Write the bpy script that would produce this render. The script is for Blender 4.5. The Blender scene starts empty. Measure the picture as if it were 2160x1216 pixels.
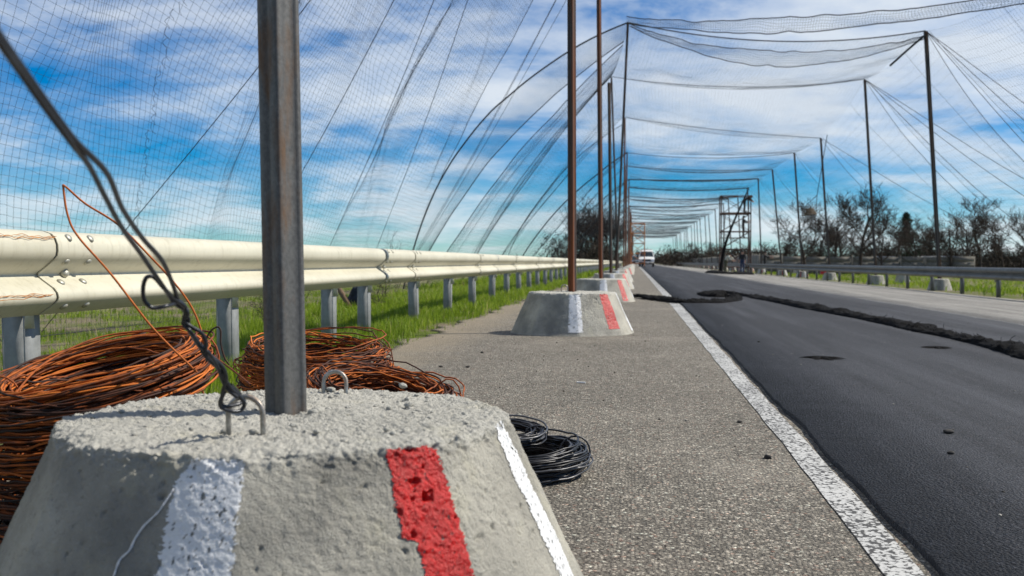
import bpy, math, random
import numpy as np
from mathutils import Vector, Matrix

random.seed(7)
rng = np.random.default_rng(11)
S = bpy.context.scene
COL = S.collection
R = math.radians

# ------------------------------------------------------------------ camera
F = 2230.0                       # focal length in photo pixels (2160 wide)
CAMH = 0.62
YAW = math.atan(260 / F)
PITCH = math.atan(55 / F)
cam_d = bpy.data.cameras.new('camera')
cam_d.sensor_width = 36.0
cam_d.lens = F / 2160 * 36.0
cam_d.clip_start = 0.05
cam_d.clip_end = 5000
cam_d.dof.use_dof = True
cam_d.dof.focus_distance = 3.2
cam_d.dof.aperture_fstop = 6.8
cam = bpy.data.objects.new('camera', cam_d)
COL.objects.link(cam)
cam.location = (0, 0, CAMH)
cam.rotation_euler = (math.pi / 2 - PITCH, 0, YAW)
S.camera = cam

# ------------------------------------------------------------------ sky, sun, exposure
SUN_E, SUN_A = R(44), R(15)      # elevation; angle from +x towards +y
w = bpy.data.worlds.new('World')
S.world = w
w.use_nodes = True
wt = w.node_tree
for n in list(wt.nodes):
    wt.nodes.remove(n)


def N(t, kind, **kw):
    n = t.nodes.new(kind)
    for k, v in kw.items():
        setattr(n, k, v)
    return n


def math_node(t, op, a, b=None, c=None, clamp=False):
    n = t.nodes.new('ShaderNodeMath')
    n.operation = op
    n.use_clamp = clamp
    for i, v in enumerate((a, b, c)):
        if v is None:
            continue
        if isinstance(v, (int, float)):
            n.inputs[i].default_value = v
        else:
            t.links.new(v, n.inputs[i])
    return n.outputs[0]


def ramp(t, fac, stops, interp='LINEAR'):
    n = t.nodes.new('ShaderNodeValToRGB')
    n.color_ramp.interpolation = interp
    el = n.color_ramp.elements
    while len(el) < len(stops):
        el.new(0.5)
    for e, (p, c) in zip(el, stops):
        e.position = p
        if isinstance(c, (int, float)):
            c = (c, c, c)
        e.color = (c[0], c[1], c[2], 1)
    t.links.new(fac, n.inputs[0])
    return n.outputs[0]


def mixc(t, fac, a, b, mode='MIX'):
    n = t.nodes.new('ShaderNodeMix')
    n.data_type = 'RGBA'
    n.blend_type = mode
    for sock, v in ((n.inputs[0], fac), (n.inputs[6], a), (n.inputs[7], b)):
        if isinstance(v, (int, float)):
            sock.default_value = v
        elif isinstance(v, (tuple, list)):
            sock.default_value = (v[0], v[1], v[2], 1)
        else:
            t.links.new(v, sock)
    return n.outputs[2]


def noise_node(t, vec, scale, detail=4, rough=0.55, dist=0.0):
    n = t.nodes.new('ShaderNodeTexNoise')
    n.inputs['Scale'].default_value = scale
    n.inputs['Detail'].default_value = detail
    n.inputs['Roughness'].default_value = rough
    n.inputs['Distortion'].default_value = dist
    if vec is not None:
        t.links.new(vec, n.inputs['Vector'])
    return n.outputs[0]


def build_world():
    t = wt
    sky = N(t, 'ShaderNodeTexSky', sky_type='NISHITA', sun_disc=False)
    sky.sun_elevation = SUN_E
    sky.sun_rotation = math.pi / 2 - SUN_A
    sky.air_density = 1.0
    sky.dust_density = 0.0
    sky.ozone_density = 1.6
    sky.altitude = 1200
    hs = N(t, 'ShaderNodeHueSaturation')
    hs.inputs['Hue'].default_value = 0.506
    hs.inputs['Saturation'].default_value = 1.42
    hs.inputs['Value'].default_value = 1.22
    tint = mixc(t, 1.0, sky.outputs[0], (0.68, 0.99, 1.24), 'MULTIPLY')
    t.links.new(tint, hs.inputs['Color'])
    tc = N(t, 'ShaderNodeTexCoord')
    sep = N(t, 'ShaderNodeSeparateXYZ')
    t.links.new(tc.outputs['Generated'], sep.inputs[0])
    zz = math_node(t, 'ADD', math_node(t, 'MAXIMUM', sep.outputs[2], 0.0), 0.17)
    comb = N(t, 'ShaderNodeCombineXYZ')
    t.links.new(math_node(t, 'DIVIDE', sep.outputs[0], zz), comb.inputs[0])
    t.links.new(math_node(t, 'DIVIDE', sep.outputs[1], zz), comb.inputs[1])
    mp = N(t, 'ShaderNodeMapping')
    mp.inputs['Location'].default_value = (7.7, 4.1, 2.0)
    mp.inputs['Rotation'].default_value = (0, 0, R(-22))
    mp.inputs['Scale'].default_value = (0.95, 1.1, 1)
    t.links.new(comb.outputs[0], mp.inputs[0])
    n1 = noise_node(t, mp.outputs[0], 0.52, 8, 0.52, 0.15)
    n2 = noise_node(t, mp.outputs[0], 2.0, 11, 0.64, 0.25)
    s = math_node(t, 'ADD', math_node(t, 'MULTIPLY', n1, 0.66), math_node(t, 'MULTIPLY', n2, 0.34))
    fac = ramp(t, s, [(0.42, 0.0), (0.48, 0.20), (0.535, 0.68), (0.60, 1.0)])
    cloud = mixc(t, n2, (10.6, 11.8, 12.9), (13.2, 13.7, 14.2))
    f2 = math_node(t, 'MULTIPLY', fac, 0.86)
    c = mixc(t, f2, hs.outputs[0], cloud)
    bg = N(t, 'ShaderNodeBackground')
    bg.inputs['Strength'].default_value = 0.054
    t.links.new(c, bg.inputs['Color'])
    out = N(t, 'ShaderNodeOutputWorld')
    t.links.new(bg.outputs[0], out.inputs[0])


build_world()

sd = bpy.data.lights.new('sun', 'SUN')
sd.energy = 5.0
sd.angle = R(0.53)
sd.color = (1.0, 0.94, 0.83)
sun = bpy.data.objects.new('sun', sd)
COL.objects.link(sun)
sdir = Vector((math.cos(SUN_E) * math.cos(SUN_A), math.cos(SUN_E) * math.sin(SUN_A), math.sin(SUN_E)))
sun.rotation_euler = (-sdir).to_track_quat('-Z', 'Y').to_euler()
sun.location = (20, 5, 30)

vs = S.view_settings
vs.view_transform = 'Standard'
vs.look = 'None'
vs.exposure = 0.32
vs.gamma = 1.0
vs.use_curve_mapping = False
S.render.film_transparent = False
S.cycles.max_bounces = 8
S.cycles.transparent_max_bounces = 16

# ------------------------------------------------------------------ layout helpers
_f = Vector((-math.sin(YAW) * math.cos(PITCH), math.cos(YAW) * math.cos(PITCH), -math.sin(PITCH)))
_r = Vector((math.cos(YAW), math.sin(YAW), 0))
_u = _r.cross(_f)
CAM = Vector((0, 0, CAMH))


def P(px, py, d):
    return CAM + _r * ((px - 1080) / F * d) + _u * ((608 - py) / F * d) + _f * d


SLOPE = 0.032


def road_z(x):
    return -SLOPE * max(0.0, x - 0.5)


def G(px, py, dz=0.0):
    """point of the road surface seen at a pixel of the photograph"""
    d = P(px, py, 1.0) - CAM
    z = 0.0
    for _ in range(12):
        k = (z + dz - CAMH) / d.z
        p = CAM + d * k
        z = road_z(p.x)
    return Vector((p.x, p.y, z + dz))


# ------------------------------------------------------------------ numpy noise
def _hash(ix, iy, iz, seed):
    h = (ix * 374761393 + iy * 668265263 + iz * 2147483647 + seed * 974711) & 0xFFFFFFFF
    h = ((h ^ (h >> 13)) * 1274126177) & 0xFFFFFFFF
    h = h ^ (h >> 16)
    return (h & 0xFFFFFF) / float(0xFFFFFF) * 2 - 1


def vnoise(p, seed=0):
    p = np.asarray(p, dtype=np.float64)
    i = np.floor(p).astype(np.int64)
    f = p - i
    f = f * f * f * (f * (f * 6 - 15) + 10)
    x, y, z = i[..., 0], i[..., 1], i[..., 2]
    fx, fy, fz = f[..., 0], f[..., 1], f[..., 2]
    r = 0
    for dx in (0, 1):
        for dy in (0, 1):
            for dz in (0, 1):
                wgt = (fx if dx else 1 - fx) * (fy if dy else 1 - fy) * (fz if dz else 1 - fz)
                r = r + wgt * _hash(x + dx, y + dy, z + dz, seed)
    return r


def fbm(p, octaves=4, seed=0, gain=0.5):
    p = np.asarray(p, dtype=np.float64)
    a, r = 1.0, 0
    for o in range(octaves):
        r = r + a * vnoise(p * (2.03 ** o) + o * 17.3, seed + o)
        a *= gain
    return r


# ------------------------------------------------------------------ mesh helpers
def obj_np(name, V, Fq, mat, parent=None, smooth=True, tint=None, mats=None, midx=None):
    """mesh object from arrays; Fq is (n,4) or (n,3), or a list of such arrays"""
    me = bpy.data.meshes.new(name)
    V = np.ascontiguousarray(V, dtype=np.float32).reshape(-1, 3)
    Fl = Fq if isinstance(Fq, list) else [Fq]
    Fl = [np.asarray(f, dtype=np.int32) for f in Fl if len(f)]
    tot = sum(len(f) for f in Fl)
    loops = np.concatenate([f.reshape(-1) for f in Fl])
    counts = np.concatenate([np.full(len(f), f.shape[1], dtype=np.int32) for f in Fl])
    starts = np.concatenate([[0], np.cumsum(counts)[:-1]]).astype(np.int32)
    me.vertices.add(len(V))
    me.vertices.foreach_set('co', V.reshape(-1))
    me.loops.add(len(loops))
    me.loops.foreach_set('vertex_index', loops)
    me.polygons.add(tot)
    me.polygons.foreach_set('loop_start', starts)
    me.polygons.foreach_set('loop_total', counts)
    me.update(calc_edges=True)
    me.validate()
    if smooth:
        me.polygons.foreach_set('use_smooth', np.ones(len(me.polygons), dtype=bool))
    if tint is not None:
        at = me.attributes.new('tint', 'FLOAT', 'POINT')
        at.data.foreach_set('value', np.ascontiguousarray(tint, dtype=np.float32))
    for m in (mats or [mat]):
        me.materials.append(m)
    if midx is not None:
        me.polygons.foreach_set('material_index', np.asarray(midx, dtype=np.int32))
    o = bpy.data.objects.new(name, me)
    COL.objects.link(o)
    if parent is not None:
        o.parent = parent
    return o


class MB:
    """collects shapes into one mesh"""

    def __init__(self):
        self.v, self.q, self.t, self.tint, self.mq, self.mt = [], [], [], [], [], []
        self.n = 0

    def add(self, V, q=None, t=None, tint=0.5, m=0):
        V = np.asarray(V, dtype=np.float64).reshape(-1, 3)
        self.v.append(V)
        if q is not None and len(q):
            q = np.asarray(q).reshape(-1, 4)
            self.q.append(q + self.n)
            self.mq.append(np.full(len(q), m))
        if t is not None and len(t):
            t = np.asarray(t).reshape(-1, 3)
            self.t.append(t + self.n)
            self.mt.append(np.full(len(t), m))
        self.tint.append(np.broadcast_to(np.asarray(tint, dtype=np.float64), (len(V),)))
        self.n += len(V)

    def box(self, a, b, m=0, rot=None, org=None, taper=None):
        a, b = np.minimum(a, b), np.maximum(a, b)
        V = np.array([[a[0], a[1], a[2]], [b[0], a[1], a[2]], [b[0], b[1], a[2]], [a[0], b[1], a[2]],
                      [a[0], a[1], b[2]], [b[0], a[1], b[2]], [b[0], b[1], b[2]], [a[0], b[1], b[2]]], float)
        if taper:
            c = (np.array(a) + np.array(b)) / 2
            V[4:, 0] = c[0] + (V[4:, 0] - c[0]) * taper[0]
            V[4:, 1] = c[1] + (V[4:, 1] - c[1]) * taper[1]
        if rot is not None:
            V = V @ np.array(rot.to_3x3()).T
        if org is not None:
            V = V + np.array(org)
        self.add(V, [[0, 3, 2, 1], [4, 5, 6, 7], [0, 1, 5, 4], [1, 2, 6, 5], [2, 3, 7, 6], [3, 0, 4, 7]], m=m)

    def tubes(self, pts, rad, sides=3, closed=False, tint=0.5, caps=False, m=0):
        """pts (M,N,3) or (N,3); rad scalar or broadcastable to (M,N)"""
        pts = np.asarray(pts, dtype=np.float64)
        if pts.ndim == 2:
            pts = pts[None]
        M, n, _ = pts.shape
        rad = np.broadcast_to(np.asarray(rad, dtype=np.float64), (M, n))
        if closed:
            tg = np.roll(pts, -1, 1) - np.roll(pts, 1, 1)
        else:
            tg = np.gradient(pts, axis=1)
        tg = tg / (np.linalg.norm(tg, axis=2, keepdims=True) + 1e-12)
        # one reference direction per tube, chosen off the mean tangent
        mean = np.abs(tg).mean(axis=1)
        ref = np.zeros((M, 3))
        ref[np.arange(M), mean.argmin(axis=1)] = 1
        ref = ref + 0.11
        nn = np.cross(tg, ref[:, None, :])
        nn /= (np.linalg.norm(nn, axis=2, keepdims=True) + 1e-12)
        bb = np.cross(tg, nn)
        ang = np.arange(sides) / sides * 2 * math.pi
        V = pts[:, :, None, :] + rad[:, :, None, None] * (np.cos(ang)[None, None, :, None] * nn[:, :, None, :]
                                                         + np.sin(ang)[None, None, :, None] * bb[:, :, None, :])
        seg = n if closed else n - 1
        i = np.arange(seg)
        j = (i + 1) % n
        k = np.arange(sides)
        k2 = (k + 1) % sides
        a = (i[:, None] * sides + k[None, :])
        b = (i[:, None] * sides + k2[None, :])
        c = (j[:, None] * sides + k2[None, :])
        d = (j[:, None] * sides + k[None, :])
        q = np.stack([a, b, c, d], -1).reshape(-1, 4)
        q = (q[None] + (np.arange(M) * n * sides)[:, None, None]).reshape(-1, 4)
        tint = np.asarray(tint, dtype=np.float64)
        if tint.ndim == 1:
            tint = np.repeat(tint, n * sides)
        self.add(V.reshape(-1, 3), q, tint=tint, m=m)
        if caps and not closed and sides >= 3:
            for mi in range(M):
                for e, s_ in ((0, 1), (n - 1, -1)):
                    ring = V[mi, e]
                    ctr = pts[mi, e]
                    tr = [[0, 1 + k_, 1 + (k_ + 1) % sides][::s_] for k_ in range(sides)]
                    self.add(np.vstack([ctr[None], ring]), t=tr, m=m)

    def grid(self, V, m=0, closed_u=False, tint=0.5):
        """V (nu,nv,3)"""
        nu, nv, _ = V.shape
        iu = np.arange(nu if closed_u else nu - 1)
        iv = np.arange(nv - 1)
        ju = (iu + 1) % nu
        a = iu[:, None] * nv + iv[None]
        b = ju[:, None] * nv + iv[None]
        c = ju[:, None] * nv + iv[None] + 1
        d = iu[:, None] * nv + iv[None] + 1
        self.add(V.reshape(-1, 3), np.stack([a, b, c, d], -1).reshape(-1, 4), m=m, tint=tint)

    def lathe(self, prof, n=16, org=(0, 0, 0), axis=None, m=0):
        """prof list of (r,z)"""
        prof = np.array(prof, float)
        a = np.arange(n) / n * 2 * math.pi
        V = np.stack([np.cos(a)[:, None] * prof[None, :, 0], np.sin(a)[:, None] * prof[None, :, 0],
                      np.broadcast_to(prof[None, :, 1], (n, len(prof)))], -1)
        if axis is not None:
            rot = np.array(Vector((0, 0, 1)).rotation_difference(Vector(axis)).to_matrix())
            V = V @ rot.T
        self.grid(V + np.array(org), closed_u=True, m=m)

    def build(self, name, mat, parent=None, smooth=False):
        mats = mat if isinstance(mat, list) else [mat]
        V = np.vstack(self.v)
        fl, mi = [], []
        if self.q:
            fl.append(np.vstack(self.q)); mi.append(np.concatenate(self.mq))
        if self.t:
            fl.append(np.vstack(self.t)); mi.append(np.concatenate(self.mt))
        return obj_np(name, V, fl, mats[0], parent, smooth, tint=np.concatenate(self.tint),
                      mats=mats, midx=np.concatenate(mi))


def empty(name, loc, label=None, cat=None, group=None, rz=0.0):
    o = bpy.data.objects.new(name, None)
    o.empty_display_size = 0.2
    COL.objects.link(o)
    o.location = loc
    o.rotation_euler = (0, 0, rz)
    tag(o, label, cat, group)
    return o


def tag(o, label=None, cat=None, group=None, kind=None):
    if label:
        o['label'] = label
    if cat:
        o['category'] = cat
    if group:
        o['group'] = group
    if kind:
        o['kind'] = kind
    return o


def copy_tree(o, parent=None):
    c = o.copy()
    COL.objects.link(c)
    c.parent = parent
    for ch in o.children:
        copy_tree(ch, c)
    return c


def smooth_path(pts, n, closed=False):
    """Catmull-Rom through points, n samples"""
    p = np.array([list(q) for q in pts], float)
    m = len(p)
    if closed:
        ext = np.vstack([p[-1:], p, p[:2]])
        segs = m
    else:
        ext = np.vstack([2 * p[0] - p[1], p, 2 * p[-1] - p[-2]])
        segs = m - 1
    tt = np.linspace(0, segs, n, endpoint=not closed)
    k = np.minimum(tt.astype(int), segs - 1)
    f = (tt - k)[:, None]
    p0, p1, p2, p3 = ext[k], ext[k + 1], ext[k + 2], ext[k + 3]
    return 0.5 * (2 * p1 + (p2 - p0) * f + (2 * p0 - 5 * p1 + 4 * p2 - p3) * f ** 2 + (3 * p1 - p0 - 3 * p2 + p3) * f ** 3)


# ------------------------------------------------------------------ materials
def new_mat(name):
    m = bpy.data.materials.new(name)
    m.use_nodes = True
    t = m.node_tree
    b = t.nodes['Principled BSDF']
    return m, t, b


def set_in(t, sock, v):
    if isinstance(v, (int, float)):
        sock.default_value = v
    elif isinstance(v, (tuple, list)):
        sock.default_value = (v[0], v[1], v[2], 1)
    else:
        t.links.new(v, sock)


def bump(t, b, h, strength=0.5, dist=0.01):
    n = t.nodes.new('ShaderNodeBump')
    n.inputs['Strength'].default_value = strength
    n.inputs['Distance'].default_value = dist
    t.links.new(h, n.inputs['Height'])
    t.links.new(n.outputs[0], b.inputs['Normal'])


def objco(t, world=False):
    if world:
        return t.nodes.new('ShaderNodeNewGeometry').outputs['Position']
    return t.nodes.new('ShaderNodeTexCoord').outputs['Object']


def simple(name, col, rough=0.6, metal=0.0, var=0.25, scale=8.0, bmp=0.0, bscale=60.0, world=False, spec=0.5):
    m, t, b = new_mat(name)
    co = objco(t, world)
    n = noise_node(t, co, scale, 6, 0.6)
    c = mixc(t, ramp(t, n, [(0.3, 0), (0.7, 1)]), tuple(x * (1 - var) for x in col), tuple(min(1, x * (1 + var)) for x in col))
    set_in(t, b.inputs['Base Color'], c)
    b.inputs['Roughness'].default_value = rough
    b.inputs['Metallic'].default_value = metal
    b.inputs['Specular IOR Level'].default_value = spec
    if bmp:
        bump(t, b, noise_node(t, co, bscale, 5, 0.6), bmp, 0.004)
    return m


M = {}


def mk_concrete():
    m, t, b = new_mat('concrete')
    co = objco(t)
    n1 = noise_node(t, co, 5, 7, 0.62)
    n2 = noise_node(t, co, 70, 6, 0.7)
    n3 = noise_node(t, co, 240, 4, 0.7)
    c = mixc(t, ramp(t, n1, [(0.32, 0), (0.68, 1)]), (0.25, 0.24, 0.208), (0.44, 0.42, 0.36))
    c = mixc(t, ramp(t, n2, [(0.28, 0.8), (0.42, 0)]), c, (0.15, 0.145, 0.13))
    c = mixc(t, ramp(t, n3, [(0.55, 0), (0.8, 0.6)]), c, (0.55, 0.545, 0.50))
    st = noise_node(t, co, 2.2, 6, 0.7)
    c = mixc(t, ramp(t, st, [(0.40, 0.55), (0.56, 0)]), c, (0.15, 0.147, 0.135))
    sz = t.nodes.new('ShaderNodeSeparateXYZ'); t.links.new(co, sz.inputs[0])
    sunlit_top = ramp(t, math_node(t, 'ADD', sz.outputs[2], math_node(t, 'MULTIPLY_ADD', n1, 0.03, -0.015)), [(0.335, 0), (0.350, 0.85)])  # brightness of the sunlit flat top, painted in as a paler colour
    c = mixc(t, sunlit_top, c, mixc(t, n2, (0.28, 0.275, 0.245), (0.58, 0.565, 0.51)))
    yel = noise_node(t, co, 11, 5, 0.6)
    c = mixc(t, ramp(t, yel, [(0.55, 0), (0.75, 0.35)]), c, (0.46, 0.43, 0.30))
    set_in(t, b.inputs['Base Color'], c)
    b.inputs['Roughness'].default_value = 0.92
    b.inputs['Specular IOR Level'].default_value = 0.25
    h = math_node(t, 'ADD', math_node(t, 'MULTIPLY', n2, 1.0), math_node(t, 'MULTIPLY', n3, 0.45))
    bump(t, b, h, 1.0, 0.008)
    return m


def mk_paint(name, col, col2, rough):
    m, t, b = new_mat(name)
    co = objco(t)
    n2 = noise_node(t, co, 90, 6, 0.7)
    n3 = noise_node(t, co, 22, 5, 0.6)
    c = mixc(t, ramp(t, n3, [(0.3, 0), (0.7, 1)]), col2, col)
    c = mixc(t, ramp(t, n2, [(0.24, 1), (0.31, 0)]), c, (0.25, 0.24, 0.22))
    set_in(t, b.inputs['Base Color'], c)
    b.inputs['Roughness'].default_value = rough
    bump(t, b, math_node(t, 'ADD', n2, math_node(t, 'MULTIPLY', noise_node(t, co, 210, 3, 0.6), 0.5)), 0.7, 0.006)
    return m


def mk_asphalt(name, ca, cb, contrast=1.0, scale=150.0, bmp=0.8, dirt=None, rough=0.9, spec=0.3, lanes=None, stain=0.5):
    """stone by stone: every voronoi cell a stone of its own tone, dark binder between them"""
    m, t, b = new_mat(name)
    co = objco(t, True)
    wob = t.nodes.new('ShaderNodeTexNoise'); wob.inputs['Scale'].default_value = scale * 0.7
    t.links.new(co, wob.inputs['Vector'])
    va_ = t.nodes.new('ShaderNodeVectorMath'); va_.operation = 'SCALE'; va_.inputs['Scale'].default_value = 0.35 / scale
    t.links.new(wob.outputs['Color'], va_.inputs[0])
    vb_ = t.nodes.new('ShaderNodeVectorMath'); vb_.operation = 'ADD'
    t.links.new(co, vb_.inputs[0]); t.links.new(va_.outputs[0], vb_.inputs[1])
    dist = []
    c = None
    n1 = noise_node(t, co, 1.1, 7, 0.62)
    base = mixc(t, ramp(t, n1, [(0.3, 0), (0.7, 1)]), ca, cb)
    for sc_, amt in ((scale, 1.0), (scale * 2.3, 0.6)):
        v = t.nodes.new('ShaderNodeTexVoronoi')
        v.inputs['Scale'].default_value = sc_
        t.links.new(vb_.outputs[0], v.inputs['Vector'])
        sep = t.nodes.new('ShaderNodeSeparateColor')
        t.links.new(v.outputs['Color'], sep.inputs[0])
        k = contrast * amt
        f = ramp(t, sep.outputs[0], [(0.0, 1 - 0.62 * k), (0.45, 1 - 0.18 * k), (0.8, 1 + 0.25 * k), (1.0, 1 + 0.95 * k)])
        base = mixc(t, 1.0, base, f, 'MULTIPLY')
        if amt == 1.0:
            base = mixc(t, ramp(t, sep.outputs[2], [(0.95, 0), (0.97, 0.4)]), base, (cb[0] * 1.5, cb[1] * 0.85, cb[2] * 0.7))
            base = mixc(t, ramp(t, sep.outputs[1], [(0.965, 0), (0.98, 0.8)]), base, tuple(min(0.7, x * 2.4) for x in cb))
        base = mixc(t, ramp(t, v.outputs['Distance'], [(0.42, 0), (0.75, 0.75 * k)]), base, tuple(x * 0.30 for x in ca))
        dist.append(v.outputs['Distance'])
    n2 = noise_node(t, co, 14, 6, 0.68)
    base = mixc(t, ramp(t, n2, [(0.36, stain), (0.58, 0)]), base, tuple(x * 0.5 for x in ca))
    n4 = noise_node(t, co, 0.45, 6, 0.7)
    base = mixc(t, ramp(t, n4, [(0.52, 0), (0.70, stain * 0.7)]), base, tuple(x * 1.25 for x in cb))
    if lanes:
        px = t.nodes.new('ShaderNodeSeparateXYZ'); t.links.new(co, px.inputs[0])
        mp = t.nodes.new('ShaderNodeMapping'); mp.inputs['Scale'].default_value = (3.2, 0.12, 1)
        t.links.new(co, mp.inputs[0])
        tr = noise_node(t, mp.outputs[0], 1.0, 6, 0.6)
        base = mixc(t, ramp(t, tr, [(0.45, 0), (0.70, lanes)]), base, tuple(min(1, x * 1.9) for x in cb))
    if dirt:
        px = t.nodes.new('ShaderNodeSeparateXYZ')
        t.links.new(co, px.inputs[0])
        nx = noise_node(t, co, 1.6, 6, 0.65)
        e = math_node(t, 'ADD', px.outputs[0], math_node(t, 'MULTIPLY', nx, 0.9))
        base = mixc(t, ramp(t, math_node(t, 'MULTIPLY_ADD', e, -1.0, -0.35), [(0.35, 0), (0.85, 0.8)]), base, mixc(t, n2, tuple(x * 0.6 for x in dirt), tuple(x * 1.3 for x in dirt)))
    set_in(t, b.inputs['Base Color'], base)
    b.inputs['Roughness'].default_value = rough
    b.inputs['Specular IOR Level'].default_value = spec
    h = math_node(t, 'ADD', math_node(t, 'MULTIPLY', dist[0], -1.0), math_node(t, 'MULTIPLY', dist[1], -0.4))
    h = math_node(t, 'ADD', h, math_node(t, 'MULTIPLY', n2, 0.35))
    bump(t, b, h, bmp, 0.007)
    return m


def mk_line(name, col, wear=0.5):
    """road paint, worn through to the asphalt between the stones"""
    m, t, b = new_mat(name)
    co = objco(t, True)
    v = t.nodes.new('ShaderNodeTexVoronoi')
    v.inputs['Scale'].default_value = 95
    t.links.new(co, v.inputs['Vector'])
    n = noise_node(t, co, 42, 5, 0.72)
    n1 = noise_node(t, co, 2.2, 6, 0.6)
    s = math_node(t, 'ADD', math_node(t, 'MULTIPLY', v.outputs['Distance'], 0.55), n)
    s = math_node(t, 'ADD', s, math_node(t, 'MULTIPLY_ADD', n1, 0.45, -0.12))
    c = mixc(t, ramp(t, s, [(wear + 0.44, 0), (wear + 0.50, 1)]), col, (0.045, 0.043, 0.040))
    set_in(t, b.inputs['Base Color'], c)
    b.inputs['Roughness'].default_value = 0.7
    bump(t, b, s, 0.5, 0.004)
    return m


def mk_steel(name, base, rustc, lo=0.5, hi=0.62, rough=0.55, metal=0.5):
    m, t, b = new_mat(name)
    co = objco(t)
    mp = t.nodes.new('ShaderNodeMapping')
    mp.inputs['Scale'].default_value = (1, 1, 0.25)
    t.links.new(co, mp.inputs[0])
    n1 = noise_node(t, mp.outputs[0], 14, 7, 0.65)
    n2 = noise_node(t, co, 130, 5, 0.7)
    c = mixc(t, ramp(t, n2, [(0.3, 0), (0.7, 1)]), tuple(x * 0.6 for x in base), tuple(x * 1.35 for x in base))
    rf = ramp(t, n1, [(lo, 0), (hi, 1)])
    c = mixc(t, rf, c, mixc(t, n2, tuple(x * 0.45 for x in rustc), rustc))
    set_in(t, b.inputs['Base Color'], c)
    set_in(t, b.inputs['Metallic'], math_node(t, 'MULTIPLY', math_node(t, 'SUBTRACT', 1.0, rf), metal))
    set_in(t, b.inputs['Roughness'], math_node(t, 'MULTIPLY_ADD', rf, 0.3, rough))
    bump(t, b, math_node(t, 'ADD', n2, n1), 0.25, 0.002)
    return m


def mk_tint(name, stops, rough=0.6, metal=0.0, scale=40, spec=0.5, bmp=0.0, transl=0.0):
    """colour by the per-piece tint attribute"""
    m, t, b = new_mat(name)
    a = t.nodes.new('ShaderNodeAttribute')
    a.attribute_name = 'tint'
    co = objco(t)
    n = noise_node(t, co, scale, 5, 0.65)
    f = math_node(t, 'ADD', a.outputs['Fac'], math_node(t, 'MULTIPLY_ADD', n, 0.9, -0.45))
    set_in(t, b.inputs['Base Color'], ramp(t, f, stops))
    b.inputs['Roughness'].default_value = rough
    b.inputs['Metallic'].default_value = metal
    b.inputs['Specular IOR Level'].default_value = spec
    if bmp:
        bump(t, b, n, bmp, 0.003)
    if transl:
        tr = t.nodes.new('ShaderNodeBsdfTranslucent')
        t.links.new(b.inputs['Base Color'].links[0].from_socket, tr.inputs['Color'])
        mx = t.nodes.new('ShaderNodeMixShader')
        mx.inputs[0].default_value = transl
        out = t.nodes['Material Output']
        t.links.new(b.outputs[0], mx.inputs[1])
        t.links.new(tr.outputs[0], mx.inputs[2])
        t.links.new(mx.outputs[0], out.inputs['Surface'])
    return m


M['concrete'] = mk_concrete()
M['white_paint'] = mk_paint('white_paint', (0.72, 0.72, 0.72), (0.60, 0.61, 0.62), 0.40)
M['red_paint'] = mk_paint('red_paint', (0.46, 0.0035, 0.0025), (0.30, 0.003, 0.002), 0.33)
M['red_paint'].node_tree.nodes['Principled BSDF'].inputs['Specular IOR Level'].default_value = 0.35
M['shoulder'] = mk_asphalt('old_asphalt', (0.225, 0.203, 0.167), (0.325, 0.295, 0.245), 1.15, 105, 1.0, dirt=(0.27, 0.225, 0.16))
M['new_asphalt'] = mk_asphalt('new_asphalt', (0.030, 0.032, 0.038), (0.046, 0.048, 0.055), 1.0, 115, 0.8, rough=0.8, spec=0.3, lanes=0.45, stain=0.5)
M['far_lane'] = mk_asphalt('worn_asphalt', (0.215, 0.207, 0.19), (0.30, 0.29, 0.268), 0.8, 140, 0.6, lanes=0.3, stain=0.5)
M['line'] = mk_line('worn_white_line', (0.43, 0.43, 0.415), 0.455)
M['line_far'] = mk_line('thin_white_line', (0.55, 0.55, 0.53), 0.30)
M['steel_post'] = mk_steel('grey_steel', (0.080, 0.080, 0.078), (0.13, 0.065, 0.025), 0.50, 0.66, 0.55, 0.2)
M['rust_post'] = mk_steel('rusty_steel', (0.040, 0.030, 0.026), (0.20, 0.058, 0.016), 0.40, 0.60, 0.7, 0.1)
M['dark_post'] = mk_steel('dark_steel', (0.03, 0.027, 0.025), (0.075, 0.035, 0.016), 0.48, 0.6, 0.65, 0.2)
M['hook'] = mk_steel('bare_steel', (0.30, 0.29, 0.27), (0.30, 0.15, 0.05), 0.55, 0.7, 0.35, 0.75)
M['tar'] = simple('black_net_pile', (0.006, 0.006, 0.0065), 0.95, 0, 0.5, 40, 1.0, 120, spec=0.1)
M['net'] = simple('net_cord', (0.014, 0.022, 0.027), 0.8, 0, 0.2, 3)
M['rope'] = simple('rope', (0.022, 0.024, 0.027), 0.85, 0, 0.3, 30)
M['wire_black'] = mk_tint('black_wire', [(0.0, (0.012, 0.012, 0.013)), (0.6, (0.035, 0.035, 0.038)), (1.0, (0.11, 0.11, 0.115))], 0.38, 0.5, 30)
M['wire_rust'] = mk_tint('rusty_wire', [(0.0, (0.020, 0.015, 0.014)), (0.34, (0.07, 0.024, 0.012)), (0.62, (0.30, 0.072, 0.012)), (1.0, (0.54, 0.150, 0.022))], 0.7, 0.0, 28, 0.3)
M['guy'] = simple('annealed_wire', (0.035, 0.037, 0.042), 0.35, 0.6, 0.3, 40)


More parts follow.
